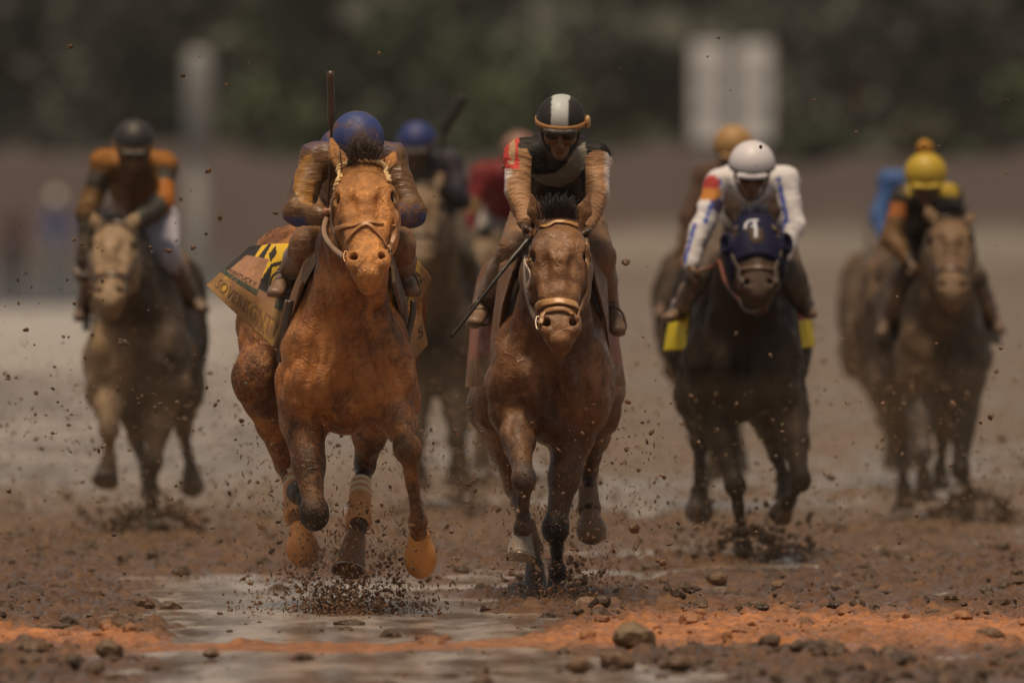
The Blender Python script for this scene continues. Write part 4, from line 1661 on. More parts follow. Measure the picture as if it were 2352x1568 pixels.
    if s.get('strap'):
        band('goggle_strap', ht(0, -.008, .030), u, fwt, upt, hr[0] * .985, hr[1] * .985, .020, .005, 'leather', hel, s['strap'], tilt=.004)
    # goggles
    if s.get('goggles', True):
        B = Solid()
        for q in (-1, 1):
            B.ell(hp(q * .034, .080, .006), (.036, .024, .025), .012, (.012, .01, .01), u=u, w=up)
        V, F = B.mesh(.006)
        g = mk('goggles', V, F, M['gloss'], root, np.array(s.get('gcol', (.014, .010, .009))))
        for q in (-1, 1):
            V, F = tube(smooth_path([hp(q * .066, .070, .008), hp(q * .086, .02, .012), hp(q * .083, -.04, .016)], 5), .008, 6, .35, nrm=u)
            mk('strap', V, F, M['leather'], g, np.array((.02, .015, .012)))
    # chin strap
    V, F = tube(smooth_path([hp(-.083, .01, .012), hp(-.070, .035, -.05), hp(-.03, .065, -.112), hp(.03, .065, -.112), hp(.070, .035, -.05), hp(.083, .01, .012)], 6), .006, 6, .4)
    mk('chin_strap', V, F, M['leather'], hel, np.array((.03, .02, .015)))
    return dict(root=root, hp=hp, ht=ht, u=u, up=up, fw=fw, J=J, silks=silks, SL=SL, SR=SR, EL=EL, ER=ER, WL=WL, WR=WR, hel=hel, mid=mid, AL=AL, AR=AR, KL=KL, KR=KR, TL=TL, TR=TR)


def stirrup(hr, A, T, top):
    """stirrup leather and iron under a foot"""
    b = Buf()
    c = A + (T - A) * .62
    P = smooth_path([top, top + (c - top) * .55 + np.array((0, .02, -.02)), c + np.array((0, .0, .075))], 6)
    V, F = tube(P, .012, 6, .3)
    o = mk('stirrup_leather', V, F, M['leather'], hr['root'], np.array((.07, .04, .025)))
    V = [c + np.array((x, .0, z)) for x, z in ((-.040, -.036), (-.043, 0), (-.030, .040), (0, .060), (.030, .040), (.043, 0), (.040, -.036), (-.040, -.036))]
    V, F = tube(smooth_path(V, 4), .0055, 6)
    return mk('stirrup_iron', V, F, M['leather'], o, np.array((.10, .065, .04)))


def whip(name, pts, label, r_thin=.006, r_fat=.016, fat_from=.62, col=(.05, .028, .018)):
    P = smooth_path(pts, 10)
    n = len(P)
    t = np.linspace(0, 1, n)
    rr = r_thin + (r_fat - r_thin) * np.clip((t - fat_from) / .05, 0, 1)
    V, F = tube(P, list(rr), 10)
    V = V + (np.random.default_rng(2).random(V.shape) - .5) * .002
    o = mk(name, V, F, M['leather'], None, np.array(col), origin=P[0])
    tag(o, label, 'whip', 'riding whips held by the jockeys')
    return o
# ------------------------------------------------------------------ the field
DK = (.035, .022, .016)
# ---- lead horse
def tint1(V, C, J):
    # mud thrown over the chest and hind legs lies thicker in broad patches
    n = fbm(V, 3.2, 4, 14)[:, None]
    return C * np.clip(.0 + 2.0 * n, .45, 1.5)


MC = (.42, .175, .055)
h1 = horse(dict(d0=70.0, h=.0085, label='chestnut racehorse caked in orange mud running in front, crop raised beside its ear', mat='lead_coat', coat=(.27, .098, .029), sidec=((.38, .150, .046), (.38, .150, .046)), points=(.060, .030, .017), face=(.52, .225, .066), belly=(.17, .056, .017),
                rump=(.20, .075, .028), neckc=(.24, .082, .024), tint=tint1,  # shade painted into the coat: belly and neck darker, shoulder sides paler
                chest=(794, 812), hind=(762, 700, 1.55), hw=.262, hh=.335, hhw=.392, poll=(836, 400, -.40), muzzle=(846, 626, -.80), hs=1.04,
                ears=((760, 318, -.30), (905, 352, -.24)), fore_n=420, fore_len=1.15, forec=(.060, .040, .034), mane=(.035, .020, .014),
                LF=((699, 975, .12), (722, 1178, -.12), (704, 1150, .20), (690, 1138, .27), (684, 1128, .34)), LFk=1.16, LFc=((.10, .042, .018), (.026, .015, .010)), LFup=(.26, .10, .034),
                RF=((905, 930, .14), (936, 1030, -.22), (960, 1196, -.10), (963, 1240, -.03), (967, 1318, .02)), RFk=1.12, RFc=((.17, .075, .032), (.095, .048, .024)), RFup=(.30, .115, .037),
                LH=((598, 870, 1.30), (656, 1068, 1.60), (684, 1190, 1.32), (690, 1228, 1.26), (699, 1292, 1.20)), LHc=((.13, .05, .022), (.10, .045, .022)),
                RH=((860, 930, 1.30), (838, 1066, 1.52), (823, 1208, 1.20), (814, 1246, 1.13), (801, 1309, 1.05)), RHc=((.07, .035, .018), (.06, .032, .018)),
                hoof_RF=dict(r=.058, col=(.66, .27, .06), ball=True, label='hoof plastered in smooth orange mud'), hoof_LH=dict(r=.060, col=(.60, .25, .075), ball=True), hoof_RH=dict(r=.060, col=(.24, .12, .055), shoe=True), hoof_LF=dict(r=.045, col=(.03, .018, .012))))
R1 = h1['root']
sc_ = (.34, .16, .062)
br = strap(h1, 'browband', [(767, 436), (769, 412), (780, 392), (800, 378), (838, 371), (868, 376), (884, 392), (893, 420)], .0105, col=(.62, .42, .20), twist=True, lift=.008)
strap(h1, 'cheek_strap', [(767, 430), (764, 470), (765, 510), (770, 540), (784, 575)], .0095, .4, (.16, .085, .04), lift=.006, parent=br)
strap(h1, 'cheek_strap', [(895, 420), (908, 470), (908, 515), (902, 550), (892, 578)], .0095, .4, (.16, .085, .04), lift=.006, parent=br)
nb = strap(h1, 'noseband', [(771, 527), (800, 520), (838, 512), (870, 514), (903, 517)], .0095, .4, (.44, .21, .08), lift=.007)
strap(h1, 'cross_strap', [(797, 560), (806, 542), (822, 527), (842, 517), (858, 527), (872, 545), (884, 566)], .0075, .45, (.42, .20, .08), lift=.009, parent=nb)
ring_part(h1, 'bit_ring', 794, 590, -.72, .022, parent=br)
ring_part(h1, 'bit_ring', 893, 578, -.72, .022, parent=br)
free_strap(h1, 'rein', [(794, 592, -.72), (775, 578, -.62), (752, 552, -.45), (744, 530, -.30), (748, 506, -.18), (760, 490, -.12)], .011, (.30, .20, .14), parent=br)
free_strap(h1, 'rein', [(893, 580, -.72), (902, 545, -.6), (912, 512, -.4), (905, 495, -.15)], .010, (.20, .10, .045), parent=br)
for q in range(3):
    free_strap(h1, 'rein', [(896 + q * 5, 468 + q * 6, -.58), (906 + q * 4, 500, -.60), (909 - q * 3, 536, -.62), (899 - q * 2, 566, -.66)], .007, (.34, .16, .065), parent=br, flat=.8)


# bandages of the hind legs, white bands at the top
def bandage(hr, a, b, r0, r1, colr, white=True, label=None):
    a, b = np.asarray(a, float), np.asarray(b, float)
    w = b - a
    n = 44
    ts = np.linspace(0, 1, n)
    V, F = tube([a + w * t for t in ts], [r0 * (1 - t) + r1 * t + (.006 * math.exp(-((t - .86) / .12) ** 2)) + .0016 * math.sin(t * 60) for t in ts], 22)
    tt = np.repeat(ts, 22)
    C = np.tile(np.array(colr), (len(V), 1)) * (.8 + .4 * vnoise(V, 25, 2))[:, None]
    if white:
        for c in (.035, .17, .31):
            k = np.exp(-((tt - c) / .042) ** 4)[:, None]
            C = C * (1 - k) + np.array((.88, .74, .52)) * k
    o = mk('leg_bandage', V, F, M['bandage'], hr['root'], C)
    if label: o['label'] = label
    return o


M['bandage'] = coat('muddy_bandage', (.46, .21, .075), .06, (.5, .75), .35, 0, .1, 1.4)
J1_ = h1['J']
bandage(h1, J1_((671, 1078, 1.57)), J1_((681, 1190, 1.33)), .042, .048, (.66, .32, .13))
bandage(h1, J1_((829, 1106, 1.43)), J1_((823, 1206, 1.21)), .043, .050, (.68, .33, .135))


# saddle cloth flying out at the left flank
def in_poly(u, v, poly):
    ins = np.zeros(u.shape, bool)
    n = len(poly)
    for i in range(n):
        (x0, y0), (x1, y1) = poly[i], poly[(i + 1) % n]
        c = ((y0 > v) != (y1 > v)) & (u < (x1 - x0) * (v - y0) / (y1 - y0 + 1e-9) + x0)
        ins ^= c
    return ins


fc = patch(J1_((574, 566, .98)), J1_((704, 560, .52)), J1_((474, 655, .92)), J1_((636, 806, .42)), bulge=(-.02, -.06, .012), wave=.030)


def col_cloth(u, v):
    C = np.zeros(u.shape + (3,))
    C[:] = (.022, .018, .013)
    yl = (.80, .50, .030)
    for poly in ([(.26, .02), (.36, -.01), (.36, .30), (.30, .22)], [(.42, -.05), (1.05, -.05), (1.05, .22), (.80, .17), (.62, .26), (.58, .52), (.50, .40)], [(.66, .30), (.74, .26), (.80, .50), (.72, .52)]):
        C[in_poly(u, v, poly)] = yl
    for poly in ([(.52, .02), (.62, .13), (.60, .25), (.50, .15)], [(.70, .12), (.78, .04), (.84, .15)]):
        C[in_poly(u, v, poly)] = (.03, .022, .014)
    C[in_poly(u, v, [(-.05, .60), (.02, .57), (1.05, .57), (1.05, .66), (-.05, .66)])] = (.030, .060, .040)
    C[in_poly(u, v, [(.13, .22), (.56, .22), (.60, .60), (.08, .60)])] = (.40, .205, .115)
    C[in_poly(u, v, [(.62, .58), (.85, .58), (.85, .72), (.62, .72)])] = (.34, .17, .09)
    C[v > .665] = (.29, .155, .052)
    n = fbm(np.stack([u.ravel() * 6, v.ravel() * 6, u.ravel() * 0], 1), 1.0, 4, 33).reshape(u.shape)[..., None]
    gold = (v > .66)[..., None] * np.clip((n - .58) * 6, 0, .7)
    C = C * (1 - gold) + np.array((.62, .36, .04)) * gold
    C = C * (.75 + .5 * n)
    return np.concatenate([C, np.where(v < .57, np.where(in_poly(u, v, [(.13, .22), (.56, .22), (.60, .60), (.08, .60)]), .9, .10), 1.0)[..., None]], -1)


cl, nr = sheet('saddle_cloth', fc, col_cloth, 'cloth_light', R1, 90, 70) if False else (None, None)
M['cloth_light'] = coat('muddy_racing_cloth', (.24, .12, .05), .34, (.4, .7), .2, 0, .35, 1.4, lumps=.6)
cl, nr = sheet('saddle_cloth', fc, col_cloth, 'cloth_light', R1, 96, 72)
cl['label'] = 'black and yellow saddle cloth flying out with muddy name band'
letters('lettering', 'SOVEREIGNTY', fc, .08, .97, .755, .915, nr, (.185, .10, .042), cl)
letters('lettering', 'KENTUCKY', fc, .11, .56, .525, .585, nr, (.09, .05, .035), cl)
fr = patch(J1_((946, 585, .70)), J1_((991, 640, .95)), J1_((928, 700, .60)), J1_((957, 706, .85)), bulge=(.01, -.03, 0))


def col_r(u, v):
    C = np.zeros(u.shape + (3,))
    C[:] = (.33, .165, .06)
    C[u < .42] = (.50, .30, .05)
    C[u < .16] = (.03, .055, .04)
    C[u < .06] = (.55, .45, .35)
    n = fbm(np.stack([u.ravel() * 5, v.ravel() * 5, u.ravel() * 0], 1), 1.0, 4, 35).reshape(u.shape)[..., None]
    return C * (.7 + .6 * n)


c2, n2 = sheet('saddle_cloth', fr, col_r, 'cloth_light', R1, 30, 40)
letters('lettering', 'TY', fr, .22, .60, .25, .62, n2, (.04, .025, .014), c2)
fr2 = patch(J1_((944, 716, .66)), J1_((966, 714, .85)), J1_((926, 850, .50)), J1_((982, 790, .86)), bulge=(.01, -.03, 0))
c3, n3 = sheet('saddle_cloth', fr2, lambda u, v: np.tile(np.array((.33, .165, .055)), u.shape + (1,)) * np.where(v < .25, 1.5, 1)[..., None], 'cloth_light', R1, 30, 40)
letters('lettering', 'S', fr2, .45, .80, .36, .62, n3, (.04, .025, .014), c3)
# saddle flaps and girth straps hanging beside the shoulder
def flap(hr, name, pts, th, col, mat='leather_mud', label=None):
    """a leather flap: outline pts (px, py, dy) extruded to a thickness"""
    P = [W(q[0], q[1], hr['d0'] + q[2]) for q in pts]
    n = len(P)
    nn = _unit(np.cross(P[1] - P[0], P[2] - P[0]))
    if nn[1] > 0: nn = -nn
    V = [p + nn * th / 2 for p in P] + [p - nn * th / 2 for p in P]
    F = [tuple(range(n)), tuple(range(2 * n - 1, n - 1, -1))] + [(i, i + n, (i + 1) % n + n, (i + 1) % n) for i in range(n)]
    o = mk(name, V, F, M[mat], hr['root'], np.array(col), smooth=False)
    return o


M['leather_mud'] = coat('muddy_leather', (.24, .12, .05), .35, (.3, .55), .3, 0, .2, 1.3)
flap(h1, 'saddle_flap', [(740, 556, .20), (700, 600, .24), (672, 668, .26), (652, 740, .25), (640, 800, .22), (655, 812, .18), (668, 740, .16), (690, 660, .12), (722, 600, .10)], .012, (.20, .10, .045))
flap(h1, 'saddle_flap', [(737, 562, .06), (716, 590, .10), (698, 604, .12), (690, 640, .10), (700, 650, .06), (722, 610, .04)], .010, (.30, .15, .06))
free_strap(h1, 'girth_strap', [(668, 690, .14), (656, 750, .13), (648, 800, .12), (643, 832, .12)], .016, (.05, .032, .02), flat=.3)
free_strap(h1, 'girth_strap', [(662, 690, .15), (645, 760, .15), (633, 800, .16)], .014, (.14, .075, .035), flat=.3)
flap(h1, 'saddle_flap', [(898, 580, .15), (915, 640, .22), (934, 700, .24), (934, 760, .22), (922, 720, .12), (905, 650, .08)], .012, (.09, .055, .035))
free_strap(h1, 'girth_strap', [(950, 690, .22), (947, 730, .20), (936, 775, .18), (936, 800, .18)], .014, (.10, .07, .05), flat=.3)
ring_part(h1, 'buckle', 936, 800, .12, .022, .005)


def silk1(V, C, k):
    mud = np.array((.120, .062, .025))
    blue = np.array((.018, .034, .175))
    C = np.tile(mud, (len(V), 1))
    n = fbm(V, 8, 4, 17)
    # clean blue only where cloth was sheltered: under the elbows, on top of the shoulders
    for E in (k['EL'], k['ER']):
        below = np.clip((E[2] + (.006 if E[0] > k['mid'][0] else -.014) - V[:, 2]) / .012 + (n - .5) * 2.0, 0, 1) * np.clip(1 - (np.linalg.norm(V - E, axis=1) - .13) / .03, 0, 1)
        C = C * (1 - below[:, None]) + blue * below[:, None]
    top = np.clip((V[:, 2] - k['mid'][2] - .035) / .03 + (n - .5) * 4, 0, 1)
    C = C * (1 - top[:, None]) + blue * top[:, None]
    st = np.clip((n - .55) * 12, 0, 1)
    C = C * (1 - .75 * st[:, None]) + blue * .8 * .75 * st[:, None]
    fr = np.clip(((k['mid'][1] - .02) - V[:, 1]) / .03, 0, 1) * (np.abs(V[:, 0] - k['mid'][0]) < .11)  # shadow on the chest between the arms, painted into the silk
    C = C * (1 - .6 * fr[:, None]) + np.array((.05, .03, .018)) * .6 * fr[:, None]
    px, py = 1176 + V[:, 0] * S / V[:, 1], HORIZ + (CAM_H - V[:, 2]) * S / V[:, 1]
    gold = in_poly(px, py, [(672, 430), (684, 368), (716, 352), (726, 378), (716, 474), (688, 464)]) & (V[:, 1] < k['SL'][1] + .01)
    C[gold] = (.36, .175, .04)
    return C


def helm1(a, f, c, C):
    n = fbm(np.stack([a, f, c], 1), 14, 4, 19)
    zv = .78 * (c - .03) - .62 * f + np.abs(a - .012) * .55
    m = np.clip((.052 - zv) / .05 + (n - .5) * 4.0, 0, 1)[:, None]
    C = np.tile(np.array((.026, .048, .19)), (len(a), 1))
    C = C * (1 - m * .92) + np.array((.085, .052, .042)) * m * .92
    return C


j1 = person(dict(d0=70.0, h=.0085, hb=.006, label='jockey in muddy blue silks, head bowed so only the blue cap crown shows', hips=(815, 470, .85), head=(820, 336, -.02), up=(.03, -.62, .78), fwd=(0, -.78, -.62),
                 hr=(.112, .125, .112), hcut=-.02, shL=(728, 366, .18), shR=(896, 366, .18), elL=(683, 486, .06), elR=(946, 488, .06), wrL=(738, 496, -.10), wrR=(905, 496, -.10), fdL=np.array((.55, -.5, .35)), fdR=np.array((-.6, -.5, .2)), curlL=(.6, -.2, -.6), curlR=(-.6, -.2, -.6),
                 knL=(706, 566, .30), knR=(914, 566, .30), anL=(660, 632, .52), anR=(930, 640, .50), toL=(632, 672, .38), toR=(944, 668, .36),
                 skin=(.22, .09, .045), hand=(.46, .21, .13), silk=(.155, .078, .030), silkf=silk1, breech=(.20, .10, .042), boot=(.21, .145, .115), helmet=(.03, .06, .27), helmf=helm1, peak=(.03, .03, .06), goggles=True, hs=.0062, ff=62, slack=.011, hump=(810, 338, .36)))
# band along the cap edge
band('cap_edge', j1['ht'](0, -.008, -.010), j1['u'], _unit(j1['fw']), j1['up'], .106, .119, .010, .004, 'leather', j1['hel'], np.array((.50, .36, .22)))
stirrup(h1, j1['AL'], j1['TL'], j1['KL'] + np.array((-.0, .05, -.05)))
stirrup(h1, j1['AR'], j1['TR'], j1['KR'] + np.array((.0, .05, -.05)))
whip('riding_whip', [W(750, 512, 69.86), W(756, 420, 69.84), W(761, 300, 69.82), W(759, 164, 69.80)], 'upright riding whip held beside the ear of the front horse', fat_from=.68, r_fat=.0155, col=(.06, .032, .018))

# ---- second horse
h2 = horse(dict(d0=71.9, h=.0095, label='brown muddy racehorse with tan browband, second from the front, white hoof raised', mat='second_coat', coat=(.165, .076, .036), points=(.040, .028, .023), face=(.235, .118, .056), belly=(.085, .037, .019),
                rump=(.17, .085, .05), neckc=(.13, .060, .030), tint=lambda V, C, J: C * (.78 + .44 * fbm(V, 3.0, 3, 24)[:, None]),
                chest=(1264, 842), hind=(1248, 745, 1.55), hw=.252, hh=.335, hhw=.31, poll=(1284, 520, -.38), muzzle=(1286, 776, -.70), hs=1.02,
                ears=((1221, 446, -.40), (1352, 448, -.40)), fore_n=420, fore_len=1.0, mane=(.020, .014, .014),
                LF=((1180, 945, .10), (1203, 1098, -.28), (1201, 1208, -.20), (1198, 1238, -.18), (1195, 1279, -.21)), LFc=((.20, .10, .052), (.085, .068, .062)), LFup=(.21, .105, .052), hoof_LF=dict(r=.056, col=(.33, .27, .22), shoe=True, label='pale grey hoof with a worn shoe'),
                RF=((1313, 1005, .10), (1276, 1212, -.02), (1280, 1312, .06), (1278, 1342, .06), (1277, 1374, .03)), RFk=1.1, RFc=((.10, .045, .022), (.022, .016, .014)), RFup=(.13, .06, .032),
                LH=((1140, 930, 1.30), (1182, 1118, 1.55), (1224, 1258, 1.25), (1229, 1306, 1.20), (1230, 1372, 1.12)), LHc=((.12, .06, .032), (.12, .07, .04)),
                RH=((1370, 915, 1.30), (1350, 1082, 1.66), (1354, 1172, 1.46), (1356, 1192, 1.44), (1361, 1242, 1.40)), RHc=((.11, .055, .03), (.05, .033, .024)), hoof_RH=dict(r=.056, col=(.24, .155, .095), ball=True)))
R2 = h2['root']
b2 = strap(h2, 'browband', [(1216, 600), (1218, 566), (1228, 540), (1248, 520), (1276, 511), (1304, 513), (1326, 519)], .010, .5, (.46, .25, .095), lift=.007)
strap(h2, 'cheek_strap', [(1215, 560), (1211, 610), (1215, 660), (1224, 710), (1236, 738)], .011, .5, (.62, .47, .40), lift=.008, parent=b2)
strap(h2, 'cheek_strap', [(1344, 560), (1347, 615), (1340, 680), (1328, 735)], .011, .5, (.30, .16, .07), lift=.008, parent=b2)
nb2 = strap(h2, 'noseband', [(1233, 712), (1240, 702), (1262, 695), (1284, 693), (1306, 697), (1324, 706)], .017, .35, (.48, .27, .115), lift=.008)
strap(h2, 'nose_strap', [(1243, 745), (1252, 722), (1272, 712), (1296, 712), (1312, 722), (1318, 745)], .010, .5, (.36, .19, .08), lift=.008, parent=nb2)
ring_part(h2, 'bit_ring', 1236, 742, -.62, .028, parent=b2, col=(.2, .16, .13))
ring_part(h2, 'bit_ring', 1322, 738, -.62, .028, parent=b2, col=(.5, .46, .42))
free_strap(h2, 'rein', [(1236, 742, -.62), (1222, 715, -.52), (1208, 660, -.36), (1205, 600, -.22), (1212, 545, -.16)], .012, (.10, .07, .055), parent=b2)
free_strap(h2, 'rein', [(1322, 738, -.62), (1334, 690, -.5), (1350, 610, -.30), (1346, 545, -.16)], .010, (.16, .09, .045), parent=b2)
bandage(h2, h2['J']((1350, 1104, 1.62)), h2['J']((1354, 1176, 1.46)), .040, .046, (.24, .15, .085), white=False)
bandage(h2, h2['J']((1208, 1204, 1.36)), h2['J']((1224, 1268, 1.24)), .040, .044, (.22, .135, .075), white=False)
cA = lambda u, v: np.where((v < .16)[..., None], np.array((.42, .10, .085)), np.where((v < .62)[..., None], np.array((.30, .10, .06)), np.array((.23, .125, .055)))) * (.75 + .5 * fbm(np.stack([u.ravel() * 4, v.ravel() * 4, u.ravel() * 0], 1), 1.0, 3, 36).reshape(u.shape)[..., None])
f2 = patch(h2['J']((1082, 742, .85)), h2['J']((1136, 690, .45)), h2['J']((1069, 890, .85)), h2['J']((1130, 884, .38)), bulge=(-.02, -.04, 0), wave=.014)
o_, _n = sheet('saddle_cloth', f2, cA, 'cloth_light', R2, 40, 50)
f2b = patch(h2['J']((1390, 740, .40)), h2['J']((1418, 760, .75)), h2['J']((1392, 892, .40)), h2['J']((1437, 884, .80)), bulge=(.02, -.03, 0), wave=.016, seed=3)
o_, _n = sheet('saddle_cloth', f2b, cA, 'cloth_light', R2, 40, 50)
flap(h2, 'saddle_flap', [(1196, 580, .12), (1150, 605, .22), (1140, 690, .26), (1128, 780, .25), (1130, 860, .2), (1142, 800, .14), (1156, 700, .10), (1180, 620, .06)], .012, (.20, .10, .045))
flap(h2, 'saddle_flap', [(1350, 570, .14), (1392, 640, .26), (1396, 740, .26), (1398, 800, .22), (1388, 730, .12), (1368, 650, .08)], .012, (.17, .09, .045))


def silk2(V, C, k):
    P = V - k['mid']
    blk = np.array((.009, .007, .007))
    C = np.tile(blk, (len(V), 1))
    n = fbm(V, 9, 4, 27)
    # pale sash falling from the right shoulder across the chest
    px, py = 1176 + V[:, 0] * S / V[:, 1], HORIZ + (CAM_H - V[:, 2]) * S / V[:, 1]
    sash = in_poly(px, py, [(1316, 345), (1345, 325), (1348, 375), (1326, 410), (1288, 430), (1252, 426), (1206, 398), (1240, 402), (1275, 398), (1300, 378)]) & (V[:, 1] < k['mid'][1] + .1)
    C[sash] = (.19, .18, .155)
    for Sh, E, Wr, sg in ((k['SL'], k['EL'], k['WL'], -1), (k['SR'], k['ER'], k['WR'], 1)):
        for a, b, up in ((Sh, E, True), (E, Wr, False)):
            w = b - a
            L = np.linalg.norm(w)
            w = w / L
            t = (V - a) @ w
            dist = np.linalg.norm(V - a - np.outer(np.clip(t, -.0, L), w), axis=1)
            on_ = (dist < .078) & (t > (.010 if up else -.03)) & ((V[:, 0] - k['mid'][0]) * sg > .115)
            base = np.array((.36, .20, .105))
            col = np.tile(base, (len(V), 1)) * (.72 + .55 * n)[:, None]
            out = np.clip(((V[:, 0] - a[0]) * sg - .034) / .02, 0, 1)[:, None]
            col = col * (1 - out * .8) + np.array((.66, .60, .62)) * out * .8
            C[on_] = col[on_]
            if up and sg < 0:
                red = in_poly(px, py, [(1150, 388), (1152, 345), (1174, 300), (1194, 298), (1190, 345), (1193, 388)])
                C[red] = (.55, .06, .05)
                patch_ = red & in_poly(px, py, [(1166, 378), (1170, 330), (1182, 318), (1184, 350), (1180, 378)]) & (n > .44)
                C[patch_] = (.45, .30, .17)
    return np.hstack([C, np.clip((C.mean(1) - .03) / .1, .02, 1)[:, None]])


def helm2(a, f, c, C):
    C = np.tile(np.array((.014, .011, .011)), (len(a), 1))
    m = np.abs(a + .004) < .036
    n = fbm(np.stack([a, f, c], 1), 12, 4, 29)[:, None]
    g = np.array((.46, .50, .52)) * (1 - np.clip((.105 - c) / .10, 0, 1))[:, None] + np.array((.34, .30, .235)) * np.clip((.105 - c) / .10, 0, 1)[:, None]
    C = np.where(m[:, None], g * (.75 + .5 * n), C)
    return C


j2 = person(dict(d0=71.9, h=.0085, hb=.006, label='jockey in black vest with pale sash and white striped black cap, face visible', hips=(1280, 475, .72), head=(1288, 293, -.06), up=(.02, -.42, .90), fwd=(-.03, -.90, -.42), htilt=.10,
                 hr=(.106, .124, .108), hcut=.010, shL=(1198, 358, .15), shR=(1366, 364, .15), elL=(1187, 440, .05), elR=(1369, 446, .05), wrL=(1210, 514, -.10), wrR=(1347, 522, -.10), fdL=np.array((.15, -.45, -.8)), fdR=np.array((-.15, -.45, -.8)), curlL=(.7, -.5, .1), curlR=(-.7, -.5, .1),
                 knL=(1182, 575, .28), knR=(1374, 588, .28), anL=(1112, 702, .52), anR=(1399, 708, .50), toL=(1090, 740, .38), toR=(1420, 758, .36),
                 skin=(.15, .072, .040), hand=(.022, .018, .016), silk=(.016, .013, .012), silkf=silk2, silkm='silk2m', hs=.0058, ff=95, hump=(1284, 345, .34), breech=(.20, .115, .065), breechm='cloth', cuff=(.55, .42, .38), boot=(.19, .125, .08), helmet=(.014, .011, .011), helmf=helm2, helmm='helmet_clean', peak=(.03, .022, .018), strap=(.42, .21, .075)))
stirrup(h2, j2['AL'], j2['TL'], j2['KL'] + np.array((-.0, .05, -.05)))
stirrup(h2, j2['AR'], j2['TR'], j2['KR'] + np.array((.0, .05, -.05)))
V, F = Solid().ell(j2['hp'](.112, .01, .035), (.014, .03, .03), .01, (.4, .22, .08), u=j2['u'], w=j2['up']).mesh(.006)
mk('strap_buckle', V, F, M['leather'], j2['hel'], np.array((.42, .24, .09)))
whip('riding_whip', [W(1034, 776, 71.5), W(1098, 695, 71.55), W(1160, 615, 71.62), W(1216, 548, 71.72)], 'black riding whip pointing down left beside the second horse', .008, .012, .72, (.022, .016, .014))

# ---- the rest of the field, farther back and out of focus
H3 = dict(d0=79.7, h=.014, label='dark bay racehorse in a navy blinker hood under the white capped jockey', mat='dark_coat', coat=(.026, .016, .011), points=(.028, .020, .016), face=(.060, .036, .026), belly=(.040, .026, .018),
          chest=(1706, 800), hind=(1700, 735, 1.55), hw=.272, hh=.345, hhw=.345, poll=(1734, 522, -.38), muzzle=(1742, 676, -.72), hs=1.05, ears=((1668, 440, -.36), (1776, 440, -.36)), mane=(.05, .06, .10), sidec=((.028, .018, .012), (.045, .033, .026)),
          LH=((1605, 905, 1.30), (1608, 1015, 1.62), (1606, 1130, 1.40), (1606, 1150, 1.38), (1606, 1196, 1.34)), hoof_LH=dict(r=.060, ball=True, col=(.06, .042, .03)),
          LF=((1645, 950, .12), (1688, 1110, -.08), (1703, 1222, .02), (1706, 1248, .02), (1711, 1282, -.02)),
          RF=((1815, 940, .12), (1838, 1102, -.2), (1814, 1148, .08), (1803, 1160, .14), (1790, 1188, .18)), hoof_RF=dict(r=.055, col=(.12, .07, .04)), RFc=((.062, .04, .028), (.03, .02, .016)),
          RH=((1762, 925, 1.30), (1784, 1040, 1.62), (1800, 1098, 1.55), (1803, 1118, 1.52), (1806, 1146, 1.50)))
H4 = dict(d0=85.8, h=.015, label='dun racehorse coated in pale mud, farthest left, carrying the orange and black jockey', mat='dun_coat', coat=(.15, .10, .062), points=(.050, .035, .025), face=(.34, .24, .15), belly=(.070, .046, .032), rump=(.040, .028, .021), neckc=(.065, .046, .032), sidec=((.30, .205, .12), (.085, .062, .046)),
          chest=(318, 790), hind=(352, 725, 1.55), hw=.255, hh=.345, hhw=.275, poll=(262, 530, -.36), muzzle=(253, 694, -.70), hs=.98, ears=((214, 488, -.36), (322, 484, -.36)), mane=(.05, .045, .05), yaw=-.12,
          LF=((246, 900, .10), (251, 985, -.2), (250, 1056, -.1), (247, 1075, -.1), (241, 1108, -.15)), LFc=((.36, .25, .155), (.34, .235, .145)), LFup=(.33, .23, .14), hoof_LF=dict(r=.062, col=(.05, .035, .028)),
          RF=((372, 915, .10), (352, 1060, -.05), (347, 1160, .0), (350, 1184, .0), (362, 1222, -.05)),
          LH=((300, 900, 1.20), (314, 1010, 1.5), (338, 1090, 1.2), (343, 1110, 1.2), (348, 1142, 1.2)),
          RH=((420, 885, 1.30), (421, 990, 1.6), (438, 1076, 1.4), (440, 1094, 1.4), (443, 1136, 1.4)), hoof_RH=dict(r=.056, col=(.07, .048, .034), ball=True))
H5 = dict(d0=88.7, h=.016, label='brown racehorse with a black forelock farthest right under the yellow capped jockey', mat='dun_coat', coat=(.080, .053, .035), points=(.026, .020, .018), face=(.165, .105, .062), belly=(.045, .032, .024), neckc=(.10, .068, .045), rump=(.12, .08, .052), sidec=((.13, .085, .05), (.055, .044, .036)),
          chest=(2164, 785), hind=(2085, 715, 1.55), hw=.228, hh=.35, hhw=.27, poll=(2182, 515, -.36), muzzle=(2188, 680, -.72), hs=.98, ears=((2128, 470, -.32), (2240, 492, -.30)), mane=(.012, .012, .016), fore_n=220,
          LF=((2112, 920, .1), (2121, 1038, -.15), (2122, 1092, 0), (2123, 1108, .05), (2124, 1142, .1)), LFc=((.065, .055, .052), (.075, .07, .075)),
          RF=((2214, 915, .1), (2206, 1078, -.1), (2228, 1138, .0), (2225, 1160, .0), (2213, 1188, .0)), RFc=((.035, .025, .02), (.02, .018, .018)),
          LH=((2050, 885, 1.2), (2068, 1020, 1.5), (2076, 1120, 1.3), (2077, 1136, 1.3), (2078, 1170, 1.3)),
          RH=((2170, 890, 1.3), (2166, 1000, 1.5), (2160, 1080, 1.4), (2160, 1096, 1.4), (2160, 1126, 1.4)))
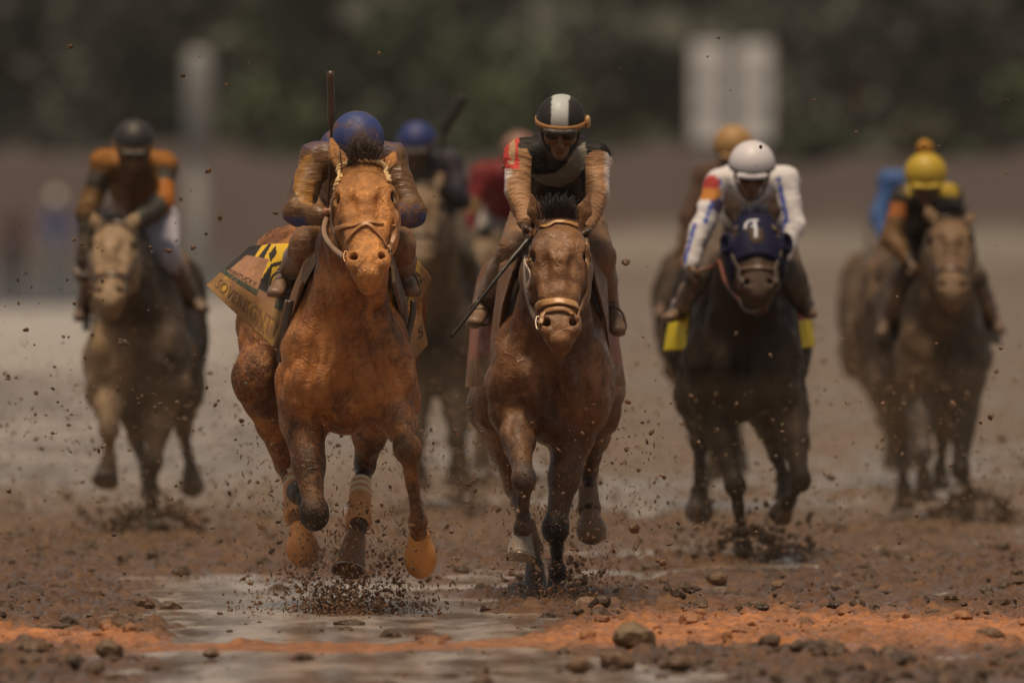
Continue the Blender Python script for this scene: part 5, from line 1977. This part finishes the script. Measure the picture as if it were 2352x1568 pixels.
H6 = dict(d0=93.0, h=.018, label='dark racehorse with a greyish muddy face half hidden behind the front horse', mat='dun_coat', coat=(.060, .042, .030), points=(.03, .022, .018), face=(.20, .14, .09), belly=(.04, .028, .02), neckc=(.13, .09, .06),
          chest=(1000, 760), hind=(1005, 695, 1.5), hw=.24, hh=.35, hhw=.27, poll=(968, 440, -.36), muzzle=(962, 600, -.7), ears=((932, 400, -.3), (1015, 398, -.3)),
          LF=((955, 890, .1), (958, 1010, -.2), (965, 1080, 0), (966, 1092, 0), (967, 1120, 0)), RF=((1042, 890, .1), (1048, 1010, -.2), (1045, 1075, -.0), (1046, 1090, 0), (1045, 1118, 0)),
          LH=((960, 870, 1.3), (965, 980, 1.5), (960, 1080, 1.3), (960, 1095, 1.3), (960, 1125, 1.3)), RH=((1050, 870, 1.3), (1060, 980, 1.5), (1062, 1060, 1.3), (1062, 1078, 1.3), (1063, 1105, 1.3)))
H7 = dict(d0=101.0, h=.02, label='light brown racehorse behind the red sleeved jockey, hidden by the second horse', mat='dun_coat', coat=(.17, .12, .085), points=(.06, .045, .035), face=(.21, .15, .10), belly=(.10, .07, .05),
          chest=(1135, 770), hind=(1120, 700, 1.5), hw=.25, hh=.35, hhw=.27, poll=(1110, 560, -.3), muzzle=(1100, 690, -.6), ears=((1082, 525, -.3), (1140, 525, -.3)),
          LF=((1095, 880, .1), (1105, 960, -.2), (1100, 1040, 0), (1100, 1054, 0), (1100, 1080, 0)), RF=((1175, 880, .1), (1180, 980, -.1), (1180, 1060, 0), (1180, 1075, 0), (1180, 1100, 0)), LFc=((.20, .12, .06), (.16, .10, .055)),
          LH=((1100, 850, 1.3), (1110, 950, 1.5), (1115, 1040, 1.3), (1115, 1052, 1.3), (1115, 1078, 1.3)), RH=((1170, 850, 1.3), (1175, 950, 1.5), (1170, 1020, 1.3), (1170, 1035, 1.3), (1170, 1058, 1.3)))
H8 = dict(d0=93.0, h=.02, label='dark brown racehorse hidden behind the hooded horse, its flank showing left', mat='dun_coat', coat=(.085, .055, .035), points=(.035, .025, .02),
          chest=(1628, 760), hind=(1620, 700, 1.5), hw=.25, hh=.35, hhw=.28, poll=(1650, 520, -.3), muzzle=(1648, 670, -.6), ears=((1625, 470, -.3), (1680, 470, -.3)),
          LF=((1590, 880, .1), (1600, 1000, -.2), (1615, 1080, 0), (1615, 1094, 0), (1615, 1120, 0)), RF=((1680, 880, .1), (1684, 1000, -.2), (1690, 1070, 0), (1690, 1085, 0), (1690, 1110, 0)),
          LH=((1600, 860, 1.3), (1612, 970, 1.5), (1640, 1060, 1.3), (1641, 1075, 1.3), (1642, 1102, 1.3)), RH=((1680, 860, 1.3), (1690, 970, 1.5), (1700, 1040, 1.3), (1700, 1056, 1.3), (1700, 1082, 1.3)))
H9 = dict(d0=101.0, h=.02, label='brown racehorse hidden behind the yellow capped rider, its shoulder showing left', mat='dun_coat', coat=(.12, .08, .05), points=(.05, .035, .028),
          chest=(2032, 765), hind=(2030, 700, 1.5), hw=.25, hh=.35, hhw=.27, poll=(2075, 540, -.3), muzzle=(2085, 690, -.6), ears=((2050, 500, -.3), (2105, 500, -.3)),
          LF=((2010, 870, .1), (2030, 960, -.2), (2050, 1040, 0), (2050, 1054, 0), (2050, 1080, 0)), RF=((2080, 870, .1), (2085, 960, -.2), (2090, 1040, 0), (2090, 1054, 0), (2090, 1080, 0)),
          LH=((2010, 850, 1.3), (2030, 950, 1.5), (2045, 1030, 1.3), (2045, 1044, 1.3), (2045, 1068, 1.3)), RH=((2070, 850, 1.3), (2080, 950, 1.5), (2085, 1020, 1.3), (2085, 1034, 1.3), (2085, 1058, 1.3)))
HR = {}
for nm, hs_ in (('3', H3), ('4', H4), ('5', H5), ('6', H6), ('7', H7), ('8', H8), ('9', H9)):
    hs_.setdefault('rough_amp', .008)
    HR[nm] = horse(hs_)
    q = HR[nm]
    px, py = hs_['poll'][:2]
    mx, my = hs_['muzzle'][:2]
    k = .118 * S / hs_['d0']
    bb = strap(q, 'browband', [(px - k * .8, py + 10), (px - k * .4, py - 14), (px, py - 20), (px + k * .4, py - 14), (px + k * .8, py + 10)], .012, .5, (.09, .06, .04), lift=.008)
    tt = .62
    nx_, ny_ = px + (mx - px) * tt, py + (my - py) * tt
    strap(q, 'noseband', [(nx_ - k * .8, ny_ + 8), (nx_ - k * .35, ny_), (nx_ + k * .35, ny_), (nx_ + k * .8, ny_ + 8)], .013, .5, (.10, .06, .04), lift=.008)
    for sg in (-1, 1):
        strap(q, 'cheek_strap', [(px + sg * k * .85, py + 20), (px + sg * k * 1.0 + (mx - px) * .3, py + (my - py) * .35), (mx + sg * k * .62, py + (my - py) * .85)], .011, .5, (.07, .045, .03), lift=.008, parent=bb)

# the navy hood with its pale emblem and the blinker cups
q3 = HR['3']
Bh = Solid()
hs3 = q3['hs']
navy = (.009, .010, .036)
H = q3['H']
u, v, w = q3['u'], q3['v'], q3['w']
Bh.cone(H(-.03, 0, -.025), H(.14, 0, -.04), (.092 * hs3, .098 * hs3), (.114 * hs3, .137 * hs3), .02, navy, u=u, n=2.5)
Bh.cone(H(.14, 0, -.04), H(.31, 0, -.062), (.114 * hs3, .137 * hs3), (.136 * hs3, .162 * hs3), .02, navy, u=u, n=2.5)
Bh.cone(H(.31, 0, -.062), H(.52, 0, -.062), (.136 * hs3, .162 * hs3), (.120 * hs3, .145 * hs3), .02, navy, u=u, n=2.5)
Bh.cone(H(.52, 0, -.062), H(.60, 0, -.052), (.120 * hs3, .145 * hs3), (.106 * hs3, .126 * hs3), .02, navy, u=u, n=2.5)
for sg in (-1, 1):
    Bh.ell(H(.34, sg * .130, .035), (.040, .048, .062), .02, navy, u=u, w=w)
    Bh.ell(H(.36, sg * .150, .055), (.030, .036, .040), .01, u=u, w=w, op='s')
Bh.plane(H(.60, 0, 0), w)
V, F = Bh.mesh(.012)
hood = mk('blinker_hood', V, F, M['hoodm'] if 'hoodm' in M else M['silk_clean'], q3['root'], np.array(navy))
hood['label'] = 'navy blue hood with a pale emblem on the forehead'
hb = bvh_of(V, F)
hq = dict(bvh=hb, d0=q3['d0'], root=q3['root'])
for pts, wd in (([(1712, 527), (1714, 516), (1722, 509), (1734, 507), (1742, 508)], .007), ([(1733, 510), (1736, 528), (1736, 547)], .008), ([(1724, 523), (1732, 519)], .006)):
    strap(hq, 'emblem', pts, wd, .3, (.55, .56, .66), 'plain_cloth', lift=.004, parent=hood)
free_strap(q3, 'rein', [(1700, 690, -.6), (1668, 650, -.4), (1652, 600, -.2), (1640, 610, -.1), (1600, 625, -.1)], .009, (.16, .05, .03))
free_strap(q3, 'bridle_strap', [(1700, 690, -.66), (1706, 705, -.68), (1722, 715, -.70), (1748, 710, -.70)], .008, (.12, .10, .09))


def two_tone(top, low, cut, hi=None):
    def f(u, v):
        C = np.where((v < cut)[..., None], np.array(top), np.array(low))
        if hi is not None: C = np.where((v < cut * .5)[..., None], np.array(hi), C)
        return C.astype(float)
    return f


def cloths(hr, L, R, cf, nm='saddle_cloth'):
    for P in (L, R):
        f = patch(*[hr['J'](p) for p in P], bulge=(0, -.03, 0), wave=.012)
        sheet(nm, f, cf, 'silk_clean', hr['root'], 20, 24)


cloths(q3, [(1545, 690, .8), (1590, 660, .45), (1524, 806, .8), (1574, 802, .4)], [(1830, 690, .45), (1858, 690, .8), (1836, 800, .4), (1872, 796, .8)], two_tone((.30, .02, .03), (.72, .56, .012), .42, (.50, .35, .40)))
cloths(HR['4'], [(190, 690, .8), (215, 660, .5), (190, 760, .8), (205, 760, .5)], [(400, 680, .45), (440, 690, .8), (410, 800, .4), (462, 800, .8)], two_tone((.06, .045, .035), (.035, .03, .03), .6))
cloths(HR['5'], [(2020, 690, .8), (2060, 670, .5), (2000, 780, .8), (2050, 790, .5)], [(2255, 690, .45), (2290, 700, .8), (2262, 790, .4), (2300, 790, .8)], two_tone((.08, .055, .04), (.05, .04, .03), .6))

wht = (.66, .64, .68)


def silk3(V, C, k):
    C = np.tile(np.array(wht), (len(V), 1))
    n = fbm(V, 6, 3, 5)
    C[(n > .60)] *= .85
    lo = np.clip((k['mid'][2] - .10 - V[:, 2]) / .08, 0, 1) * (np.abs(V[:, 0] - k['mid'][0]) < .13)
    C = C * (1 - .45 * lo[:, None]) + np.array((.50, .44, .34)) * .45 * lo[:, None]
    for Sh, E, Wr, sg in ((k['SL'], k['EL'], k['WL'], -1), (k['SR'], k['ER'], k['WR'], 1)):
        for a, b, off in ((Sh, E, -.2 if sg < 0 else -.55), (E, Wr, .6 if sg < 0 else -.7)):
            w_ = _unit(b - a)
            t = (V - a) @ w_
            L = np.linalg.norm(b - a)
            r = V - a - np.outer(t, w_)
            dist = np.linalg.norm(r, axis=1)
            line = (dist < .085) & (t > .01) & (t < L) & (np.abs(r[:, 0] * sg - off * .05) < .009) & (r[:, 1] < .0)
            C[line] = (.05, .09, .42)
    red = (np.linalg.norm((V - (k['SL'] + (k['EL'] - k['SL']) * .32)) * np.array((1, 1, .62)), axis=1) < .068) & (V[:, 0] < k['SL'][0] + .005)
    C[red] = (.62, .25, .06)
    edge = red & (np.abs(V[:, 2] - (k['SL'] + (k['EL'] - k['SL']) * .32)[2]) > .045)
    C[edge] = (.45, .05, .05)
    dk_ = (np.linalg.norm(V - (k['SL'] + (k['EL'] - k['SL']) * .5) - np.array((.035, -.04, 0)), axis=1) < .035)
    C[dk_] = (.06, .05, .12)
    return C


person(dict(d0=79.7, h=.011, label='jockey in clean white silks with blue piping and a white cap', hips=(1724, 520, .70), head=(1727, 392, -.05), up=(.02, -.46, .88), fwd=(0, -.88, -.46), hr=(.108, .124, .106), hcut=.012, htilt=.08,
            shL=(1652, 420, .16), shR=(1800, 416, .16), elL=(1612, 525, .06), elR=(1822, 520, .06), wrL=(1586, 612, -.06), wrR=(1796, 588, -.08), fdL=np.array((-.05, -.3, -.9)), knL=(1612, 640, .26), knR=(1818, 640, .26), anL=(1560, 716, .5), anR=(1848, 700, .5), toL=(1536, 730, .38), toR=(1860, 722, .38),
            skin=(.12, .06, .035), hand=(.012, .012, .012), silk=wht, silkf=silk3, silkm='silk_clean', breech=(.10, .075, .06), boot=(.05, .045, .045), helmet=(.62, .60, .66), helmm='helmet_clean', peak=(.60, .58, .64), strap=(.10, .11, .11), breechm='silk_clean'))
for a in ((1640, 560), (1652, 585)):
    pass


def silk4(V, C, k):
    org, blk = np.array((.28, .11, .016)), np.array((.045, .038, .032))
    C = np.tile(np.array((.13, .065, .022)), (len(V), 1))
    sh = np.clip((V[:, 2] - k['mid'][2] + .01) / .03, 0, 1)[:, None]
    C = C * (1 - sh) + org * sh
    for Sh, E, Wr, sg in ((k['SL'], k['EL'], k['WL'], -1), (k['SR'], k['ER'], k['WR'], 1)):
        w_ = E - Sh
        t = ((V - Sh) @ w_) / (w_ @ w_)
        far = (V[:, 0] - k['mid'][0]) * sg > .13
        C[far & (t > .25) & (t < .55)] = blk
        C[far & (t >= .55)] = (.14, .075, .025) if sg < 0 else (.40, .14, .02)
        w2 = Wr - E
        t2 = ((V - E) @ w2) / (w2 @ w2)
        d2 = np.linalg.norm(V - E - np.outer(np.clip(t2, 0, 1), w2), axis=1)
        C[(t2 > .12) & (d2 < .075)] = (.06, .045, .03) if sg < 0 else (.075, .075, .065)
    return C


person(dict(d0=85.8, h=.012, label='jockey in muddy orange and black silks with a dark cap at left', hips=(330, 510, .72), head=(308, 338, -.02), up=(0, -.42, .90), fwd=(0, -.9, -.42), hr=(.108, .120, .108), hcut=.004,
            shL=(240, 376, .16), shR=(374, 382, .16), elL=(200, 490, .08), elR=(374, 462, .02), wrL=(190, 606, .0), wrR=(300, 518, -.12), fdL=np.array((0, -.2, -1.)), knL=(222, 610, .26), knR=(380, 585, .28), anL=(194, 706, .5), anR=(442, 690, .5), toL=(184, 728, .38), toR=(466, 708, .40),
            skin=(.07, .04, .025), hand=(.03, .022, .02), silk=(.13, .065, .022), silkf=silk4, silkm='silk_clean', breech=(.42, .40, .48), boot=(.05, .038, .03), helmet=(.020, .019, .020), helmm='helmet_clean', peak=(.03, .025, .02), strap=(.13, .07, .025), goggles=True, breechm='silk_clean'))


def silk5(V, C, k):
    C = np.tile(np.array((.030, .024, .020)), (len(V), 1))
    sh = (np.clip((V[:, 2] - k['mid'][2] - .0) / .02, 0, 1) * np.clip((.15 - np.abs(V[:, 0] - k['mid'][0] - .03)) / .03, 0, 1))[:, None]
    C = C * (1 - sh) + np.array((.36, .25, .022)) * sh
    lf = (V[:, 0] < k['SL'][0] + .01) & (V[:, 2] < k['SL'][2] - .02)
    C[lf] = (.14, .075, .03)
    C[lf & (V[:, 2] > k['SL'][2] - .09)] = (.36, .12, .03)
    return C


jj5 = person(dict(d0=88.7, h=.012, label='jockey in dark silks with yellow shoulders and a yellow pompom cap', hips=(2125, 540, .72), head=(2126, 412, -.02), up=(0, -.46, .88), fwd=(0, -.88, -.46), hr=(.112, .124, .108), hcut=.002,
                  shL=(2078, 456, .16), shR=(2178, 454, .16), elL=(2046, 548, .08), elR=(2214, 540, .06), wrL=(2090, 600, -.04), wrR=(2210, 610, -.06), knL=(2082, 635, .26), knR=(2236, 640, .26), anL=(2042, 738, .5), anR=(2278, 735, .5), toL=(2026, 766, .38), toR=(2296, 758, .38),
                  skin=(.06, .035, .025), hand=(.03, .022, .02), silk=(.03, .024, .02), silkf=silk5, silkm='silk_clean', breech=(.085, .062, .045), boot=(.04, .03, .025), helmet=(.44, .30, .020), helmm='helmet_clean', peak=(.52, .37, .025), breechm='silk_clean'))
V, F = Solid().ell(W(2124, 341, 88.7 + .0), (.046, .046, .046), .01, (.3, .14, .02)).mesh(.01)
V = V + vnormals(V, F) * ((fbm(V, 60, 2, 1) - .5) * .02)[:, None]
mk('pompom', V, F, M['silk_clean'], jj5['hel'], np.array((.36, .17, .02)))
person(dict(d0=93.0, h=.014, label='jockey with a blue cap and dark jacket behind the front horse', hips=(990, 500, .72), head=(958, 337, -.02), up=(-.05, -.40, .91), fwd=(-.08, -.9, -.4), hr=(.108, .122, .108), hcut=.004,
            shL=(912, 382, .16), shR=(1036, 374, .16), elL=(908, 480, .08), elR=(1060, 460, .05), wrL=(940, 520, -.1), wrR=(1005, 430, -.06), knL=(915, 600, .26), knR=(1065, 600, .26), anL=(905, 690, .5), anR=(1085, 690, .5), toL=(895, 715, .38), toR=(1096, 712, .38), fdR=np.array((.2, -.3, .8)),
            skin=(.06, .035, .025), hand=(.05, .04, .035), silk=(.035, .032, .045), silkm='silk_clean', breech=(.08, .06, .045), boot=(.04, .03, .025), helmet=(.018, .032, .15), helmm='helmet_clean', peak=(.06, .045, .035), strap=(.10, .075, .06), breechm='silk_clean'))
whip('riding_whip', [W(1000, 420, 92.9), W(1022, 300, 92.9), W(1045, 258, 92.9), W(1066, 222, 92.9)], 'blurred riding whip raised beside the blue capped jockey behind', .010, .030, .30, (.022, .016, .010))
def silk7(V, C, k):
    C = np.tile(np.array((.16, .014, .018)), (len(V), 1))
    w_ = k['EL'] - k['SL']
    C[np.abs(((V - k['SL']) @ w_) / (w_ @ w_) - .95) < .22] = (.19, .12, .05)
    return C
person(dict(d0=101.0, h=.015, label='jockey in red silks and white breeches behind the second horse', hips=(1165, 500, .5), head=(1192, 356, .0), up=(0, -.5, .86), fwd=(0, -.86, -.5), hr=(.108, .122, .108), hcut=.004,
            shL=(1108, 402, .14), shR=(1230, 402, .14), elL=(1082, 482, .06), elR=(1250, 490, .06), wrL=(1066, 570, -.06), wrR=(1210, 560, -.06), knL=(1118, 560, .2), knR=(1230, 580, .2), anL=(1092, 660, .45), anR=(1255, 660, .45), toL=(1080, 682, .34), toR=(1262, 680, .34),
            skin=(.12, .06, .04), hand=(.26, .12, .09), silk=(.16, .014, .018), silkf=silk7, silkm='silk_clean', breech=(.42, .38, .37), boot=(.12, .085, .06), helmet=(.20, .10, .08), helmm='helmet_clean', goggles=True, breechm='silk_clean'))
person(dict(d0=93.0, h=.015, label='jockey in a brown jacket with a tan cap behind the white clad jockey', hips=(1660, 540, .72), head=(1684, 348, .0), up=(0, -.40, .91), fwd=(0, -.9, -.4), hr=(.112, .124, .112), hcut=.004,
            shL=(1624, 405, .16), shR=(1742, 405, .16), elL=(1584, 500, .08), elR=(1775, 500, .06), wrL=(1570, 590, -.02), wrR=(1740, 570, -.06), knL=(1580, 630, .26), knR=(1735, 630, .26), anL=(1530, 700, .5), anR=(1760, 700, .5), toL=(1514, 722, .38), toR=(1770, 722, .38),
            skin=(.10, .055, .035), hand=(.22, .11, .06), silk=(.085, .045, .028), silkm='silk_clean', breech=(.09, .065, .05), boot=(.06, .05, .045), helmet=(.34, .19, .070), helmm='helmet_clean', breechm='silk_clean'))
person(dict(d0=101.0, h=.015, label='jockey in a bright blue jacket bent low behind the yellow capped jockey', hips=(2060, 520, .6), head=(2102, 428, .0), up=(0, -.5, .86), fwd=(0, -.86, -.5), hr=(.10, .12, .10), hcut=.004,
            shL=(2044, 416, .16), shR=(2150, 430, .16), elL=(2018, 500, .08), elR=(2180, 520, .06), wrL=(2040, 570, -.04), wrR=(2140, 570, -.06), knL=(2010, 620, .26), knR=(2140, 620, .26), anL=(1994, 690, .5), anR=(2150, 690, .5), toL=(1984, 712, .38), toR=(2158, 712, .38),
            skin=(.08, .05, .035), hand=(.1, .07, .05), silk=(.045, .11, .30), silkm='silk_clean', breech=(.14, .12, .11), boot=(.06, .05, .045), helmet=(.06, .12, .28), helmm='helmet_clean', breechm='silk_clean'))

# ------------------------------------------------------------------ damp air over the track
def haze():
    V, F = boxmesh((0, 190, 4.2), 420, 400, 12.4)
    o = mk('haze', V, F, None, None, smooth=False)
    m = bpy.data.materials.new('damp_air')
    m.use_nodes = True
    nt = m.node_tree
    for n in list(nt.nodes):
        nt.nodes.remove(n)
    out = nt.nodes.new('ShaderNodeOutputMaterial')
    v = nt.nodes.new('ShaderNodeVolumePrincipled')
    v.inputs['Color'].default_value = (.82, .82, .84, 1)
    v.inputs['Density'].default_value = .00011
    v.inputs['Anisotropy'].default_value = 0.0
    nt.links.new(v.outputs[0], out.inputs['Volume'])
    o.data.materials.append(m)
    tag(o, kind='stuff')


def spray():
    # brown spray hanging low around the legs of the pack
    V, F = boxmesh((0, 91.6, .34), 22, 38, 1.1)
    o = mk('spray_mist', V, F, None, None, smooth=False)
    m = bpy.data.materials.new('brown_spray')
    m.use_nodes = True
    nt = m.node_tree
    for n in list(nt.nodes):
        nt.nodes.remove(n)
    out = nt.nodes.new('ShaderNodeOutputMaterial')
    v = nt.nodes.new('ShaderNodeVolumePrincipled')
    v.inputs['Color'].default_value = (.52, .37, .24, 1)
    v.inputs['Density'].default_value = .0075
    nt.links.new(v.outputs[0], out.inputs['Volume'])
    o.data.materials.append(m)
    tag(o, kind='stuff')


haze()
spray()
